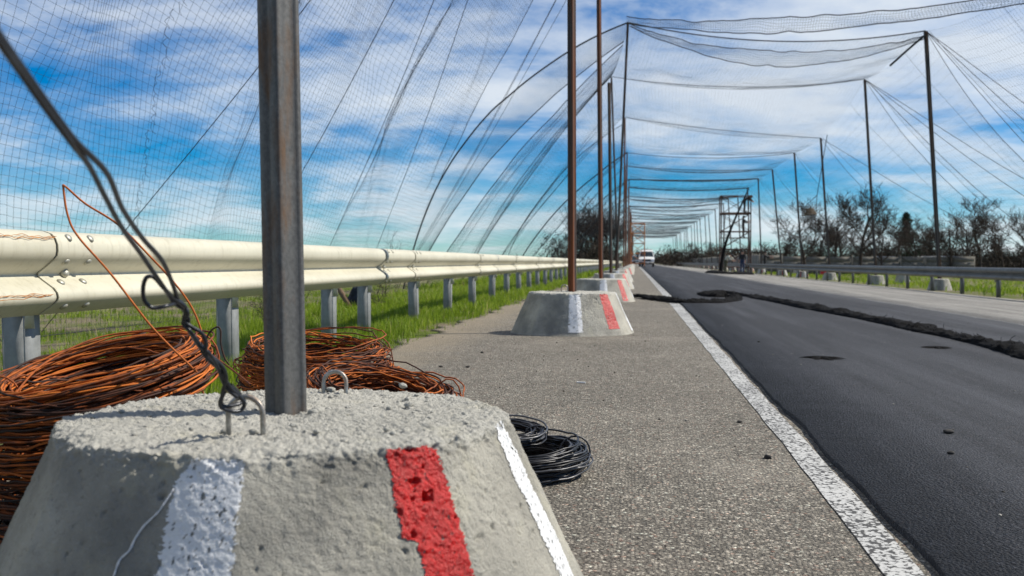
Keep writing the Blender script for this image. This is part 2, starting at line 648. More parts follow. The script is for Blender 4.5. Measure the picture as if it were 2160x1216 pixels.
def mk_beam():
    m, t, b = new_mat('galvanised_rail')
    co = objco(t)
    mp = t.nodes.new('ShaderNodeMapping')
    mp.inputs['Scale'].default_value = (1, 0.25, 1)
    t.links.new(co, mp.inputs[0])
    n1 = noise_node(t, mp.outputs[0], 3.5, 7, 0.65)
    n2 = noise_node(t, co, 55, 6, 0.7)
    c = mixc(t, ramp(t, n1, [(0.3, 0), (0.7, 1)]), (0.46, 0.435, 0.335), (0.60, 0.57, 0.455))
    c = mixc(t, ramp(t, n2, [(0.56, 0), (0.80, 0.5)]), c, (0.42, 0.38, 0.20))
    mr = t.nodes.new('ShaderNodeMapping'); mr.inputs['Scale'].default_value = (1, 1, 0.12)
    t.links.new(co, mr.inputs[0])
    run = noise_node(t, mr.outputs[0], 26, 6, 0.7)
    c = mixc(t, ramp(t, run, [(0.52, 0), (0.72, 0.55)]), c, (0.33, 0.30, 0.21))
    c = mixc(t, ramp(t, noise_node(t, mp.outputs[0], 9, 8, 0.75), [(0.66, 0), (0.72, 0.8)]), c, (0.36, 0.33, 0.26))
    set_in(t, b.inputs['Base Color'], c)
    b.inputs['Metallic'].default_value = 0.12
    b.inputs['Roughness'].default_value = 0.5
    bump(t, b, n2, 0.06, 0.003)
    return m


M['beam'] = mk_beam()
M['beam_far'] = simple('grey_rail', (0.13, 0.13, 0.12), 0.5, 0.3, 0.25, 4)
M['zinc'] = simple('zinc_post', (0.24, 0.25, 0.25), 0.6, 0.2, 0.25, 12, 0.2, 90)
M['bolt'] = simple('bolt_zinc', (0.36, 0.35, 0.29), 0.45, 0.5, 0.3, 60)
M['rust_mark'] = simple('rust_scratch', (0.42, 0.17, 0.04), 0.8, 0, 0.4, 60)


def mk_ground():
    m, t, b = new_mat('field_soil_and_grass')
    co = objco(t, True)
    n1 = noise_node(t, co, 0.8, 8, 0.68)
    n2 = noise_node(t, co, 9, 7, 0.7)
    n3 = noise_node(t, co, 0.06, 4, 0.6)
    g = mixc(t, n2, (0.045, 0.075, 0.014), (0.14, 0.17, 0.035))
    s = mixc(t, n2, (0.10, 0.082, 0.055), (0.27, 0.225, 0.16))
    f = math_node(t, 'ADD', n1, math_node(t, 'MULTIPLY_ADD', n3, 0.5, -0.25))
    c = mixc(t, ramp(t, f, [(0.40, 0), (0.58, 1)]), g, s)
    set_in(t, b.inputs['Base Color'], c)
    b.inputs['Roughness'].default_value = 1.0
    b.inputs['Specular IOR Level'].default_value = 0.1
    bump(t, b, n2, 1.0, 0.06)
    return m


M['ground'] = mk_ground()
M['grass'] = mk_tint('grass_blades', [(0.0, (0.05, 0.10, 0.008)), (0.45, (0.17, 0.26, 0.014)), (0.85, (0.29, 0.38, 0.03)), (1.0, (0.38, 0.33, 0.13))], 0.5, 0, 6, 0.35, transl=0.45)
M['bark'] = simple('dark_bark', (0.045, 0.036, 0.030), 0.95, 0, 0.4, 14, 0.8, 30, spec=0.15)
M['twig'] = simple('bare_twigs', (0.055, 0.043, 0.036), 0.95, 0, 0.35, 3, spec=0.15)
M['needle'] = mk_tint('conifer_needles', [(0, (0.008, 0.018, 0.010)), (0.6, (0.018, 0.036, 0.018)), (1, (0.04, 0.06, 0.028))], 0.7, 0, 2, 0.2)
M['bush'] = mk_tint('bush_twigs', [(0, (0.018, 0.015, 0.012)), (0.6, (0.042, 0.033, 0.025)), (1, (0.066, 0.052, 0.036))], 0.9, 0, 1, 0.15)
M['fence'] = simple('concrete_panel', (0.17, 0.16, 0.14), 0.9, 0, 0.25, 3, 0.4, 30)
M['grey_wall'] = simple('grey_plaster', (0.15, 0.145, 0.13), 0.9, 0, 0.2, 2)
M['roof'] = simple('pale_roof_sheet', (0.32, 0.32, 0.31), 0.5, 0.2, 0.15, 2)
M['glass'] = simple('dark_glass', (0.02, 0.03, 0.035), 0.08, 0, 0.2, 2)
M['van_paint'] = simple('van_white_paint', (0.72, 0.72, 0.70), 0.3, 0, 0.06, 2)
M['car_paint'] = simple('blue_grey_paint', (0.10, 0.13, 0.15), 0.3, 0.2, 0.1, 2)
M['plastic'] = simple('black_plastic', (0.018, 0.018, 0.02), 0.5, 0, 0.3, 8)
M['tyre'] = simple('tyre_rubber', (0.016, 0.016, 0.017), 0.85, 0, 0.3, 20)
M['rim'] = simple('wheel_steel', (0.35, 0.35, 0.36), 0.4, 0.6, 0.15, 20)
M['lamp'] = simple('headlamp_glass', (0.65, 0.66, 0.66), 0.15, 0.1, 0.1, 20)
M['orange'] = mk_steel('orange_tube', (0.50, 0.17, 0.04), (0.22, 0.08, 0.03), 0.55, 0.7, 0.5, 0.0)
M['scaff'] = mk_steel('brown_tube', (0.10, 0.042, 0.022), (0.05, 0.025, 0.014), 0.45, 0.6, 0.6, 0.1)
M['plank'] = simple('scaffold_plank', (0.12, 0.085, 0.055), 0.9, 0, 0.35, 12)
M['cloth_dark'] = simple('dark_workwear', (0.018, 0.018, 0.02), 0.9, 0, 0.3, 12, 0.6, 30)
M['cloth_blue'] = simple('navy_workwear', (0.02, 0.032, 0.075), 0.9, 0, 0.3, 12, 0.6, 30)
M['cloth_olive'] = simple('olive_workwear', (0.06, 0.06, 0.035), 0.9, 0, 0.3, 12, 0.6, 30)
M['hivis'] = simple('yellow_vest', (0.55, 0.55, 0.06), 0.8, 0, 0.15, 12)
M['skin'] = simple('skin', (0.36, 0.21, 0.15), 0.6, 0, 0.1, 12)
M['sack'] = simple('dark_blue_cloth', (0.016, 0.02, 0.036), 0.85, 0, 0.4, 10, 0.8, 25)
M['pale_sack'] = simple('pale_sack', (0.42, 0.42, 0.36), 0.9, 0, 0.2, 8, 0.6, 25)
M['wood'] = simple('old_wood', (0.17, 0.11, 0.065), 0.9, 0, 0.4, 15, 0.6, 40)

# ================================================================== THE SETTING
X_EDGE_L, X_LANE, X_MID, X_EDGE_R = -1.78, 0.63, 4.45, 8.95


def ground_z(x, y):
    z = np.where(x > 0.5, -SLOPE * (np.minimum(x, X_EDGE_R) - 0.5), 0.0)
    z = z - 0.32 * np.clip((-x - 3.0) / 4.0, 0, 1) ** 1.5
    z = z - 0.25 * np.clip((x - X_EDGE_R - 1.2) / 4.0, 0, 1)
    n = fbm(np.stack([x * 0.35, y * 0.35, x * 0], -1), 4, 3) * 0.07
    off = np.clip(np.maximum(-x - 1.9, x - X_EDGE_R - 0.2) / 2.0, 0, 1)
    paved = (x > -1.7) & (x < X_EDGE_R - 0.05)
    return z + n * off * np.clip(1 - (np.abs(x) + y) / 400, 0.2, 1) - np.where(paved, 0.06, 0.012)


def build_ground():
    xs = np.concatenate([[-2600, -1200, -600, -300, -160, -90, -60, -40], np.arange(-30, -8, 1.0), np.arange(-8, -1.75, 0.25),
                         [-1.72, -1.60, 0.5, 4, 8.7, 8.93, 9.05], np.arange(9.3, 14, 0.4), np.arange(14, 40, 1.5), [45, 60, 90, 160, 300, 600, 1200, 2600]])
    ys = np.concatenate([[-40, -12], np.arange(-6, 30, 0.4), np.arange(30, 90, 1.5), np.arange(90, 220, 6), [240, 300, 400, 600, 900, 1400, 2200, 3200]])
    X, Y = np.meshgrid(xs, ys, indexing='ij')
    V = np.stack([X, Y, ground_z(X, Y)], -1)
    b = MB(); b.grid(V)
    return tag(b.build('ground', M['ground'], smooth=True), kind='structure')


build_ground()


def strip(name, x0, x1, mat, lift, ys, ragged0=0.0, ragged1=0.0, nx=6, seed=0, depth=0.05):
    """paved strip with a real edge; x0/x1 numbers or functions of y"""
    ys = np.asarray(ys, float)
    f0 = x0(ys) if callable(x0) else np.full_like(ys, x0)
    f1 = x1(ys) if callable(x1) else np.full_like(ys, x1)
    pp = np.stack([ys * 2.2, ys * 0, ys * 0], -1)
    f0 = f0 + ragged0 * fbm(pp, 5, seed, 0.6)
    f1 = f1 + ragged1 * fbm(pp, 5, seed + 9, 0.6)
    u = np.linspace(0, 1, nx)
    X = f0[None] + (f1 - f0)[None] * u[:, None]
    Y = np.broadcast_to(ys[None], X.shape)
    Z = np.where(X > 0.5, -SLOPE * (X - 0.5), 0.0) + lift
    V = np.stack([X, Y, Z], -1)
    a, c = V[:1].copy(), V[-1:].copy()
    a[..., 2] -= depth; c[..., 2] -= depth
    b = MB(); b.grid(np.concatenate([a, V, c], 0) if depth else V)
    return tag(b.build(name, mat), kind='structure')


YR = np.concatenate([np.arange(-4, 12, 0.05), np.arange(12, 40, 0.25), np.arange(40, 120, 2), np.arange(120, 900, 30)])
strip('shoulder_pavement', X_EDGE_L, 0.9, M['shoulder'], 0.0, YR, 0.10, 0.0, 42, 1)
strip('far_lane', 4.2, X_EDGE_R, M['far_lane'], 0.0, YR, 0.0, 0.06, 5, 5)
lane_edge = lambda y: np.interp(y, [0, 2, 3, 5.3, 9, 15, 60], [0.590, 0.598, 0.612, 0.622, 0.645, 0.675, 0.675])
strip('new_asphalt_lane', lane_edge, X_MID, M['new_asphalt'], 0.018, YR, 0.010, 0.03, 7, 6, 0.04)
lc = lambda y: np.interp(y, [0, 2, 3, 5.3, 9, 15, 60], [0.525, 0.528, 0.541, 0.546, 0.560, 0.582, 0.582])
lw = lambda y: np.interp(y, [0, 2, 3, 8, 15, 60], [0.036, 0.037, 0.043, 0.052, 0.072, 0.08])
strip('edge_line', lambda y: lc(y) - lw(y), lambda y: lc(y) + lw(y), M['line'], 0.003, YR, 0.004, 0.004, 5, 21, 0)
strip('lane_line', X_MID + 0.03, X_MID + 0.13, M['line_far'], 0.004, YR, 0.006, 0.006, 3, 31, 0)

# ================================================================== GUARDRAILS
RAIL_X = -2.19
W_PROF = [(0.004, 0.310), (0.030, 0.308), (0.058, 0.298), (0.074, 0.280), (0.082, 0.258), (0.083, 0.235), (0.080, 0.218), (0.068, 0.203), (0.035, 0.176), (0.010, 0.158),
          (0.003, 0.151), (0.003, 0.146), (0.010, 0.138), (0.035, 0.120), (0.066, 0.098), (0.079, 0.082), (0.083, 0.066), (0.080, 0.054), (0.066, 0.040), (0.035, 0.019), (0.012, 0.004), (0.004, 0.0)]


def beam_mesh(length, sgn=1, nseg=2):
    pr = np.array(W_PROF)
    th = 0.004
    tg = np.gradient(pr, axis=0)
    nrm = np.stack([tg[:, 1], -tg[:, 0]], -1)
    nrm /= np.linalg.norm(nrm, axis=1, keepdims=True)
    inner = pr + nrm * th * np.where(nrm[:, :1] > 0, -1, 1)
    ring = np.concatenate([pr, inner[::-1]])
    ys = np.linspace(0, length, nseg)
    V = np.stack([np.broadcast_to(sgn * ring[:, None, 0], (len(ring), nseg)), np.broadcast_to(ys[None], (len(ring), nseg)),
                  np.broadcast_to(ring[:, None, 1], (len(ring), nseg))], -1)
    b = MB(); b.grid(V, closed_u=True)
    n = len(pr)
    for e in (0, nseg - 1):
        b.add(V[:, e], [[i, i + 1, 2 * n - 2 - i, 2 * n - 1 - i] for i in range(n - 1)])
    return b


def prof_x(z):
    p = np.array(W_PROF)[::-1]
    return float(np.interp(z, p[:, 1], p[:, 0]))


def bolt_mb(r=0.017, h=0.009):
    b = MB()
    b.lathe([(r, 0), (r * 0.95, h * 0.45), (r * 0.7, h * 0.85), (0.001, h)], 12, axis=(1, 0, 0))
    return b


def guardrail(x0, sgn, ys_seam, posts, z_top_fn, mat, label, near_bolts, post_mat, name='guardrail'):
    root = empty(name, (x0, ys_seam[0], 0), label, 'guardrail')
    base = Vector((x0, ys_seam[0], 0))
    bolt_me = None
    for i in range(len(ys_seam) - 1):
        a, c = ys_seam[i], ys_seam[i + 1]
        zb = 0.735 - 0.31 if sgn > 0 else z_top_fn(a) - 0.31
        o = beam_mesh(c - a + 0.30, sgn).build('beam', mat, root, smooth=True)
        # each beam laps over the end of the nearer one
        o.location = Vector((x0, a - 0.02, zb)) - base + Vector((sgn * 0.007, 0, 0))
        o.rotation_euler = (0, 0, sgn * math.atan2(0.009, c - a))
        ev = o.modifiers.new('weighted', 'EDGE_SPLIT'); ev.split_angle = R(60)
        if i < near_bolts:
            spots = [(0.06, 0.285), (0.06, 0.195), (0.06, 0.118), (0.06, 0.028), (0.22, 0.285), (0.22, 0.195), (0.22, 0.118), (0.22, 0.028), (0.13, 0.156)]
            for (dy, z) in spots:
                if bolt_me is None:
                    bo = bolt_mb().build('bolt', M['bolt'], o, smooth=True)
                    bolt_me = bo.data
                else:
                    bo = bpy.data.objects.new('bolt', bolt_me)
                    COL.objects.link(bo); bo.parent = o
                px = prof_x(z)
                dz = 0.006
                s = (prof_x(z + dz) - prof_x(z - dz)) / (2 * dz)
                bo.location = (sgn * px, dy + 0.03, z)
                bo.rotation_euler = (0, math.atan(s) * 1.0 if sgn > 0 else math.pi - math.atan(s), 0)
                if z == 0.156:
                    bo.scale = (2.6, 1.15, 1.15)
    pm = None
    for y in posts:
        if pm is None:
            b = MB()
            h = 0.92
            b.box((0.039, -0.05, 0), (0.045, 0.05, h))                   # web towards the road
            b.box((-0.040, -0.05, 0), (0.0385, -0.044, h))               # flange facing the camera
            b.box((-0.040, 0.044, 0), (0.0385, 0.05, h))
            b.box((-0.046, -0.05, 0), (-0.0405, -0.030, h))
            b.box((-0.046, 0.030, 0), (-0.0405, 0.05, h))
            o = b.build('post', post_mat, root)
            pm = o.data
            bk = MB()
            bk.box((0.046, -0.04, 0.67), (0.082, 0.05, 0.84))
            bk.box((0.0455, -0.0535, 0.56), (0.085, -0.0505, 0.665), taper=(0.7, 1))
            k = bk.build('bracket', M['beam'], o)
            km = k.data
        else:
            o = bpy.data.objects.new('post', pm); COL.objects.link(o); o.parent = root
            if y < 30:
                k = bpy.data.objects.new('bracket', km); COL.objects.link(k); k.parent = o
        zt = z_top_fn(y)
        o.location = Vector((x0 - sgn * 0.085, y, zt - 0.93)) - base
        o.rotation_euler = (R(random.uniform(-1, 1)), R(random.uniform(-1.2, 1.2)), 0 if sgn > 0 else math.pi)
    return root


wav = lambda y: 0.735 + 0.008 * math.sin(y * 0.35 + 0.5) + 0.005 * math.sin(y * 0.83)
seams = [-1.0, 3.68, 8.85, 10.05] + list(np.arange(14.4, 175, 4.4))
posts = [3.72 - 2.0, 3.72, 5.72, 7.68, 8.72, 10.75, 12.7, 14.7, 16.7] + list(np.arange(18.7, 176, 2.0))
rail = guardrail(RAIL_X, 1, seams, posts, wav, M['beam'], 'cream steel guardrail running along the left edge of the road', 7, M['zinc'])
# rust scratches on the nearest beam
b = MB()
for (zz, y0, seed) in ((0.268, 3.20, 1), (0.060, 3.16, 2)):
    for k in range(3):
        n = 26
        yy = np.linspace(y0, y0 + 0.45, n) + 0.01 * k
        z = zz + 0.006 * fbm(np.stack([yy * 22, yy * 0 + k * 7, yy * 0], -1), 3, seed + k) + 0.004 * k
        x = np.array([prof_x(q) for q in z]) + 0.0012
        b.tubes(np.stack([x, yy, z], -1), 0.0012 * (0.6 + 0.6 * np.abs(vnoise(np.stack([yy * 40, yy * 0, yy * 0], -1), k))), 4)
o = b.build('rust_scratch', M['rust_mark'], rail)
o.location = (0, 1.0, wav(3) - 0.31)

RX = 9.05
guardrail(RX, -1, list(np.arange(18, 240, 4.3)), list(np.arange(19.0, 240, 3.0)), lambda y: 0.75 + road_z(RX), M['beam_far'],
          'dull grey guardrail along the far right edge of the road', 0, M['beam_far'])

# ================================================================== NET POSTS IN CONCRETE BASES
PHI0 = R(-81)


def block_surf(phi, s, seed, H=0.355, Rb=0.54, Rt=0.375, amp=1.0, extra=0.0):
    """point on the cast concrete base; phi angle, s path length fraction 0..1 (side 0-.5, top .5-1)"""
    kp = np.array([0, 0.03, 0.486, 0.499, 0.508, 0.53, 1.0])
    kr = np.array([Rb, Rb - 0.012, Rt + 0.008, Rt + 0.003, Rt - 0.004, Rt - 0.022, 0.0])
    kz = np.array([0, 0.02, H - 0.012, H - 0.003, H - 0.0005, H + 0.001, H + 0.004])
    r, z = np.interp(s, kp, kr), np.interp(s, kp, kz)
    e = 1e-3
    dr = np.interp(s + e, kp, kr) - np.interp(s - e, kp, kr)
    dz = np.interp(s + e, kp, kz) - np.interp(s - e, kp, kz)
    l = np.sqrt(dr ** 2 + dz ** 2) + 1e-9
    nr, nz = dz / l, -dr / l
    q = (phi - PHI0) % (math.pi / 4) - math.pi / 8
    g = 0.64 + 0.36 * (math.cos(math.pi / 8) / np.cos(q)) * 1.03
    r = r * g
    c, sn = np.cos(phi), np.sin(phi)
    p = np.stack([r * c, r * sn, z], -1)
    po = p + seed * 3.7
    top = np.clip((s - 0.5) / 0.02, 0, 1)
    rim = np.exp(-((s - 0.497) / 0.030) ** 2)
    rough_side = np.clip(0.55 + 0.6 * fbm(po * 4, 2, 90), 0.2, 1.3)
    d = (1 - top) * (0.0030 * fbm(po * 7, 2, 1) + 0.0019 * rough_side * fbm(po * 95, 4, 5, 0.70))
    pit = np.clip(fbm(po * 60, 3, 40) - 0.88 - 0.40 * fbm(po * 5, 2, 41), 0, 1)
    d = d - (1 - top) * 0.014 * pit
    d = d + top * (0.0045 * fbm(po * 9, 3, 12) + 0.0031 * fbm(po * 80, 4, 15, 0.74))
    chip = np.clip(fbm(po * 15, 4, 22, 0.65) - 0.05, 0, 1)
    d = d - rim * (0.010 * chip) + rim * 0.004 * fbm(po * 65, 4, 27, 0.68)
    d = d * amp + extra
    p = p + d[..., None] * np.stack([nr * c, nr * sn, nz], -1)
    p[..., 2] = np.maximum(p[..., 2], 0.001)
    return p


def base_block(name, parent, seed, nphi, ns_side, ns_top, **kw):
    phi = np.linspace(0, 2 * math.pi, nphi, endpoint=False)
    s = np.concatenate([np.linspace(0, 0.46, ns_side, endpoint=False), np.linspace(0.46, 0.56, ns_side // 3, endpoint=False), np.linspace(0.56, 0.999, ns_top)])
    Ph, Sx = np.meshgrid(phi, s, indexing='ij')
    V = block_surf(Ph, Sx, seed, **kw)
    b = MB(); b.grid(V, closed_u=True)
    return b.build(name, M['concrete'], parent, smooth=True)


def stripe(name, parent, seed, left, right, top, bot, mat, res=0.002, edge_amp=0.5, **kw):
    """paint brushed onto the base: left/right functions (degrees) of t = 0 top .. 1 bottom"""
    lo = min(left(t) for t in np.linspace(0, 1, 11)) - 1.5
    hi = max(right(t) for t in np.linspace(0, 1, 11)) + 1.5
    nphi = max(6, int(R(hi - lo) * 0.46 / res))
    ns = max(8, int((bot - top) / 0.497 * 0.39 / res)) if bot > top else max(8, int((top - bot) / 0.497 * 0.39 / res))
    phi = np.linspace(lo, hi, nphi)
    s = np.linspace(bot, top, ns)
    Ph, Sx = np.meshgrid(phi, s, indexing='ij')
    T = (Sx - top) / (bot - top)
    V = block_surf(np.radians(Ph), Sx, seed, extra=0.0016, **kw)
    ts = np.linspace(0, 1, 41)
    L = np.interp(T, ts, [left(t) for t in ts]); Rr = np.interp(T, ts, [right(t) for t in ts])
    nn = fbm(np.stack([Ph * 1.1, Sx * 260, Ph * 0 + seed], -1), 4, 60, 0.62) * edge_amp
    streak = fbm(np.stack([Ph * 2.6, Sx * 30, Ph * 0 + seed], -1), 3, 71)
    keep = (Ph > L + nn) & (Ph < Rr + nn * 0.8)
    keep &= T + 0.02 * nn > 0.0
    worn = fbm(np.stack([Ph * 2.0, Sx * 170, Ph * 0 + 3 + seed], -1), 4, 77, 0.6) + 0.35 * streak
    keep &= worn < (1.02 if 'white' in name else 1.30)
    fk = keep[:-1, :-1] & keep[1:, 1:]
    iu, iv = np.nonzero(fk)
    n = V.shape[1]
    q = np.stack([iu * n + iv, (iu + 1) * n + iv, (iu + 1) * n + iv + 1, iu * n + iv + 1], -1)
    used, inv = np.unique(q, return_inverse=True)
    o = obj_np(name, V.reshape(-1, 3)[used], inv.reshape(-1, 4), mat, parent, True)
    return o


def post_mb(a=0.055, H=1.0, z0=0.0, nz=14, groove=True):
    h = a / 2
    c = 0.005
    ring = [(-h + c, -h), (-0.006, -h), (-0.004, -h + 0.003), (0.004, -h + 0.003), (0.006, -h), (h - c, -h),
            (h - c * 0.3, -h + c * 0.3), (h, -h + c), (h, -0.012), (h - 0.002, -0.010), (h - 0.002, h * 0.5), (h, h * 0.55), (h, h - c), (h - c, h),
            (-h + c, h), (-h, h - c), (-h, -h + c)]
    ring = np.array(ring)
    zs = np.linspace(z0, H, nz)
    V = np.stack([np.broadcast_to(ring[:, None, 0], (len(ring), nz)), np.broadcast_to(ring[:, None, 1], (len(ring), nz)),
                  np.broadcast_to(zs[None], (len(ring), nz))], -1)
    b = MB(); b.grid(V, closed_u=True)
    n = len(ring)
    top = V[:, -1]
    b.add(np.vstack([[[0, 0, H]], top]), t=[[0, 1 + i, 1 + (i + 1) % n] for i in range(n)])
    return b


def hook_pts(cx, cy, z, wd, ht, ang, lean=0.0):
    a = np.linspace(0, math.pi, 15)
    pts = [(-wd / 2, -0.03)] + [(-wd / 2 * math.cos(q) * 1.0, ht - wd / 2 + wd / 2 * math.sin(q)) for q in a] + [(wd / 2, -0.03)]
    pts = np.array(pts)
    x = cx + pts[:, 0] * math.cos(ang) - lean * pts[:, 1] * math.sin(ang)
    y = cy + pts[:, 0] * math.sin(ang) + lean * pts[:, 1] * math.cos(ang)
    return np.stack([x, y, z + pts[:, 1]], -1)


BH = 0.355
ROT_POST = R(-33)
near = P(610, 872, 1.835)
NX, NY = near.x, near.y

# ---- the nearest one, in full detail
root1 = empty('net_post', (NX, NY, 0), 'nearest grey steel net post on a rough concrete base with red and white stripes', 'net post')
base1 = base_block('concrete_base', root1, 1.0, 1080, 130, 96)
cst = lambda v: (lambda t: v)
stripe('white_stripe', base1, 1.0, lambda t: -94.5 + 3.0 * max(0, 0.10 - t) * 10 - 0.8 * t, lambda t: -80.0 - 2.6 * t, 0.492, 0.02, M['white_paint'], 0.0016, 0.7)
stripe('red_stripe', base1, 1.0, lambda t: (-50.4 if t < 0.36 else -47.8 + 0.6 * (t - 0.36)) + 0.8 * t, lambda t: -37.8 + 0.8 * t, 0.496, 0.02, M['red_paint'], 0.0016, 0.55)
stripe('white_stripe', base1, 1.0, lambda t: -11 + 3 * t, lambda t: -1.5 + 3 * t, 0.499, 0.02, M['white_paint'], 0.002, 0.6)
stripe('red_stripe', base1, 1.0, cst(33), cst(44), 0.495, 0.02, M['red_paint'], 0.004)
stripe('white_stripe', base1, 1.0, cst(82), cst(95), 0.495, 0.02, M['white_paint'], 0.004)
# a thin run of white paint
drip_pts = [(-94.3, 0.440), (-95.0, 0.425), (-96.8, 0.395), (-99.2, 0.370), (-100.6, 0.345), (-101.2, 0.325), (-102.6, 0.308), (-102.9, 0.285), (-103.2, 0.26), (-103.4, 0.20)]
dp = smooth_path([(a_, s_, 0) for a_, s_ in drip_pts], 130)
dV = block_surf(np.radians(dp[:, 0]), dp[:, 1], 1.0, extra=0.0012)
b = MB(); b.tubes(dV, 0.0016 * (0.7 + 0.5 * np.abs(vnoise(np.stack([dp[:, 1] * 120, dp[:, 0], dp[:, 0] * 0], -1), 5))), 5)
b.build('paint_drip', M['white_paint'], base1, smooth=True)
p1 = post_mb(0.055, 6.6, BH - 0.03, 24).build('post', M['steel_post'], root1)
p1.rotation_euler = (R(-0.6), R(-2.1), ROT_POST)
p1.data.materials[0] = M['steel_post']
# weld beads up the seam
hk = P(519, 922, 1.60)
hk2 = P(706, 830, 2.13)
for (hp, wd, ht, ang, lean) in ((hk, 0.053, 0.064, 0.05, -0.05), (hk2, 0.046, 0.046, 0.1, 0.1)):
    b = MB(); b.tubes(hook_pts(hp.x - NX, hp.y - NY, BH - 0.002, wd, ht, ang, lean), 0.0042, 10)
    b.build('lifting_hook', M['hook'], root1, smooth=True)

# crumbs of concrete lying on the base
b = MB()
ico = bpy.data.meshes.new('tmp')
import bmesh
bm = bmesh.new(); bmesh.ops.create_icosphere(bm, subdivisions=2, radius=1.0)
IV = np.array([v.co[:] for v in bm.verts]); IT = np.array([[v.index for v in f.verts] for f in bm.faces]); bm.free()


def pebble(b, c, r, seed, flat=0.65, tint=0.5):
    V = IV * (1 + 0.35 * fbm(IV * 1.3 + seed * 5.1, 3, seed % 7)[:, None]) * np.array([1, 1, flat]) * r
    b.add(V + np.array(c), t=IT, tint=tint)


for k in range(150):
    a, rr = random.uniform(0, 2 * math.pi), 0.345 * math.sqrt(random.random())
    q = block_surf(np.array([a]), np.array([0.5 + 0.5 * (1 - rr / 0.375)]), 1.0)[0]
    sz = random.choice([0.002, 0.002, 0.003, 0.003, 0.004, 0.0055])
    pebble(b, (NX + q[0], NY + q[1], q[2] + sz * 0.3), sz, k)
for (px, py, sz) in ((697, 829, 0.009), (850, 820, 0.008), (592, 872, 0.010), (614, 872, 0.011), (660, 878, 0.009), (862, 862, 0.009), (620, 905, 0.007), (672, 876, 0.012), (820, 868, 0.006), (535, 920, 0.008), (478, 918, 0.008)):
    d = 0.265 * F / (py - 553)
    q = P(px, py, d)
    pebble(b, (q.x, q.y, BH + 0.004 + sz * 0.3), sz, px)
tag(b.build('concrete_crumbs', M['concrete'], smooth=True), 'small crumbs of concrete scattered on top of the nearest base', 'crumbs', kind='stuff')

# ---- the others
_cache = {}


def mid_block(key, parent, seed, nphi, ns, res, rot_deg, amp=1.0, plain=False):
    """base with its stripes, cached by key so that far copies share meshes"""
    if key in _cache:
        bo, st = _cache[key]
        o = bpy.data.objects.new('concrete_base', bo); COL.objects.link(o); o.parent = parent
        for nm, me in st:
            c = bpy.data.objects.new(nm, me); COL.objects.link(c); c.parent = o
        return o
    o = base_block('concrete_base', parent, seed, nphi, ns, max(4, ns // 2), amp=amp)
    st = []
    for i, (a0, a1, nm) in enumerate(((-91, -76, 'white_stripe'), (-49, -36, 'red_stripe'), (-4, 9, 'white_stripe'), (38, 50, 'red_stripe'), (84, 96, 'white_stripe'),
                                      (128, 141, 'red_stripe'), (-142, -130, 'red_stripe'), (172, 184, 'white_stripe'))):
        if plain or key[0] == 'L' and a0 > 60 or key[0] == 'L' and a0 < -100:
            continue
        s = stripe(nm, o, seed, cst(a0 + random.uniform(-1, 1)), cst(a1 + random.uniform(-1, 1)), 0.494, random.choice([0.03, 0.05, 0.08]),
                   M['white_paint' if nm[0] == 'w' else 'red_paint'], res, amp=amp)
        st.append((nm, s.data))
    _cache[key] = (o.data, st)
    return o


NTH = ['zeroth', 'first', 'second', 'third', 'fourth', 'fifth', 'sixth', 'seventh', 'eighth', 'ninth', 'tenth', 'eleventh', 'twelfth', 'thirteenth']
ORD = ['nearest', 'second', 'third', 'fourth', 'fifth', 'sixth', 'seventh', 'eighth']
left_posts = []       # (x, y, top point)
LP = [(9.27, 5.95, -0.02, 1207), (16.6, 5.95, -0.06, 1268), (24.3, 4.75, -0.06, 1289), (32.6, 7.95, 0.35, 1300), (42.0, 7.95, -0.30, 1304),
      (52.0, 7.7, 0.05, None), (60.5, 6.85, 0.1, None), (69, 6.85, -0.1, None), (80, 6.85, 0.1, None), (88, 6.8, 0.0, None)]
yy = 97.0
while yy < 262:
    LP.append((yy, 6.75 + random.uniform(-.15, .15), random.uniform(-.15, .15), None)); yy += random.uniform(8.6, 9.6)
far_post = post_mb(0.058, 1.0, 0.0, 2)
far_post_me = None
left_tops = []
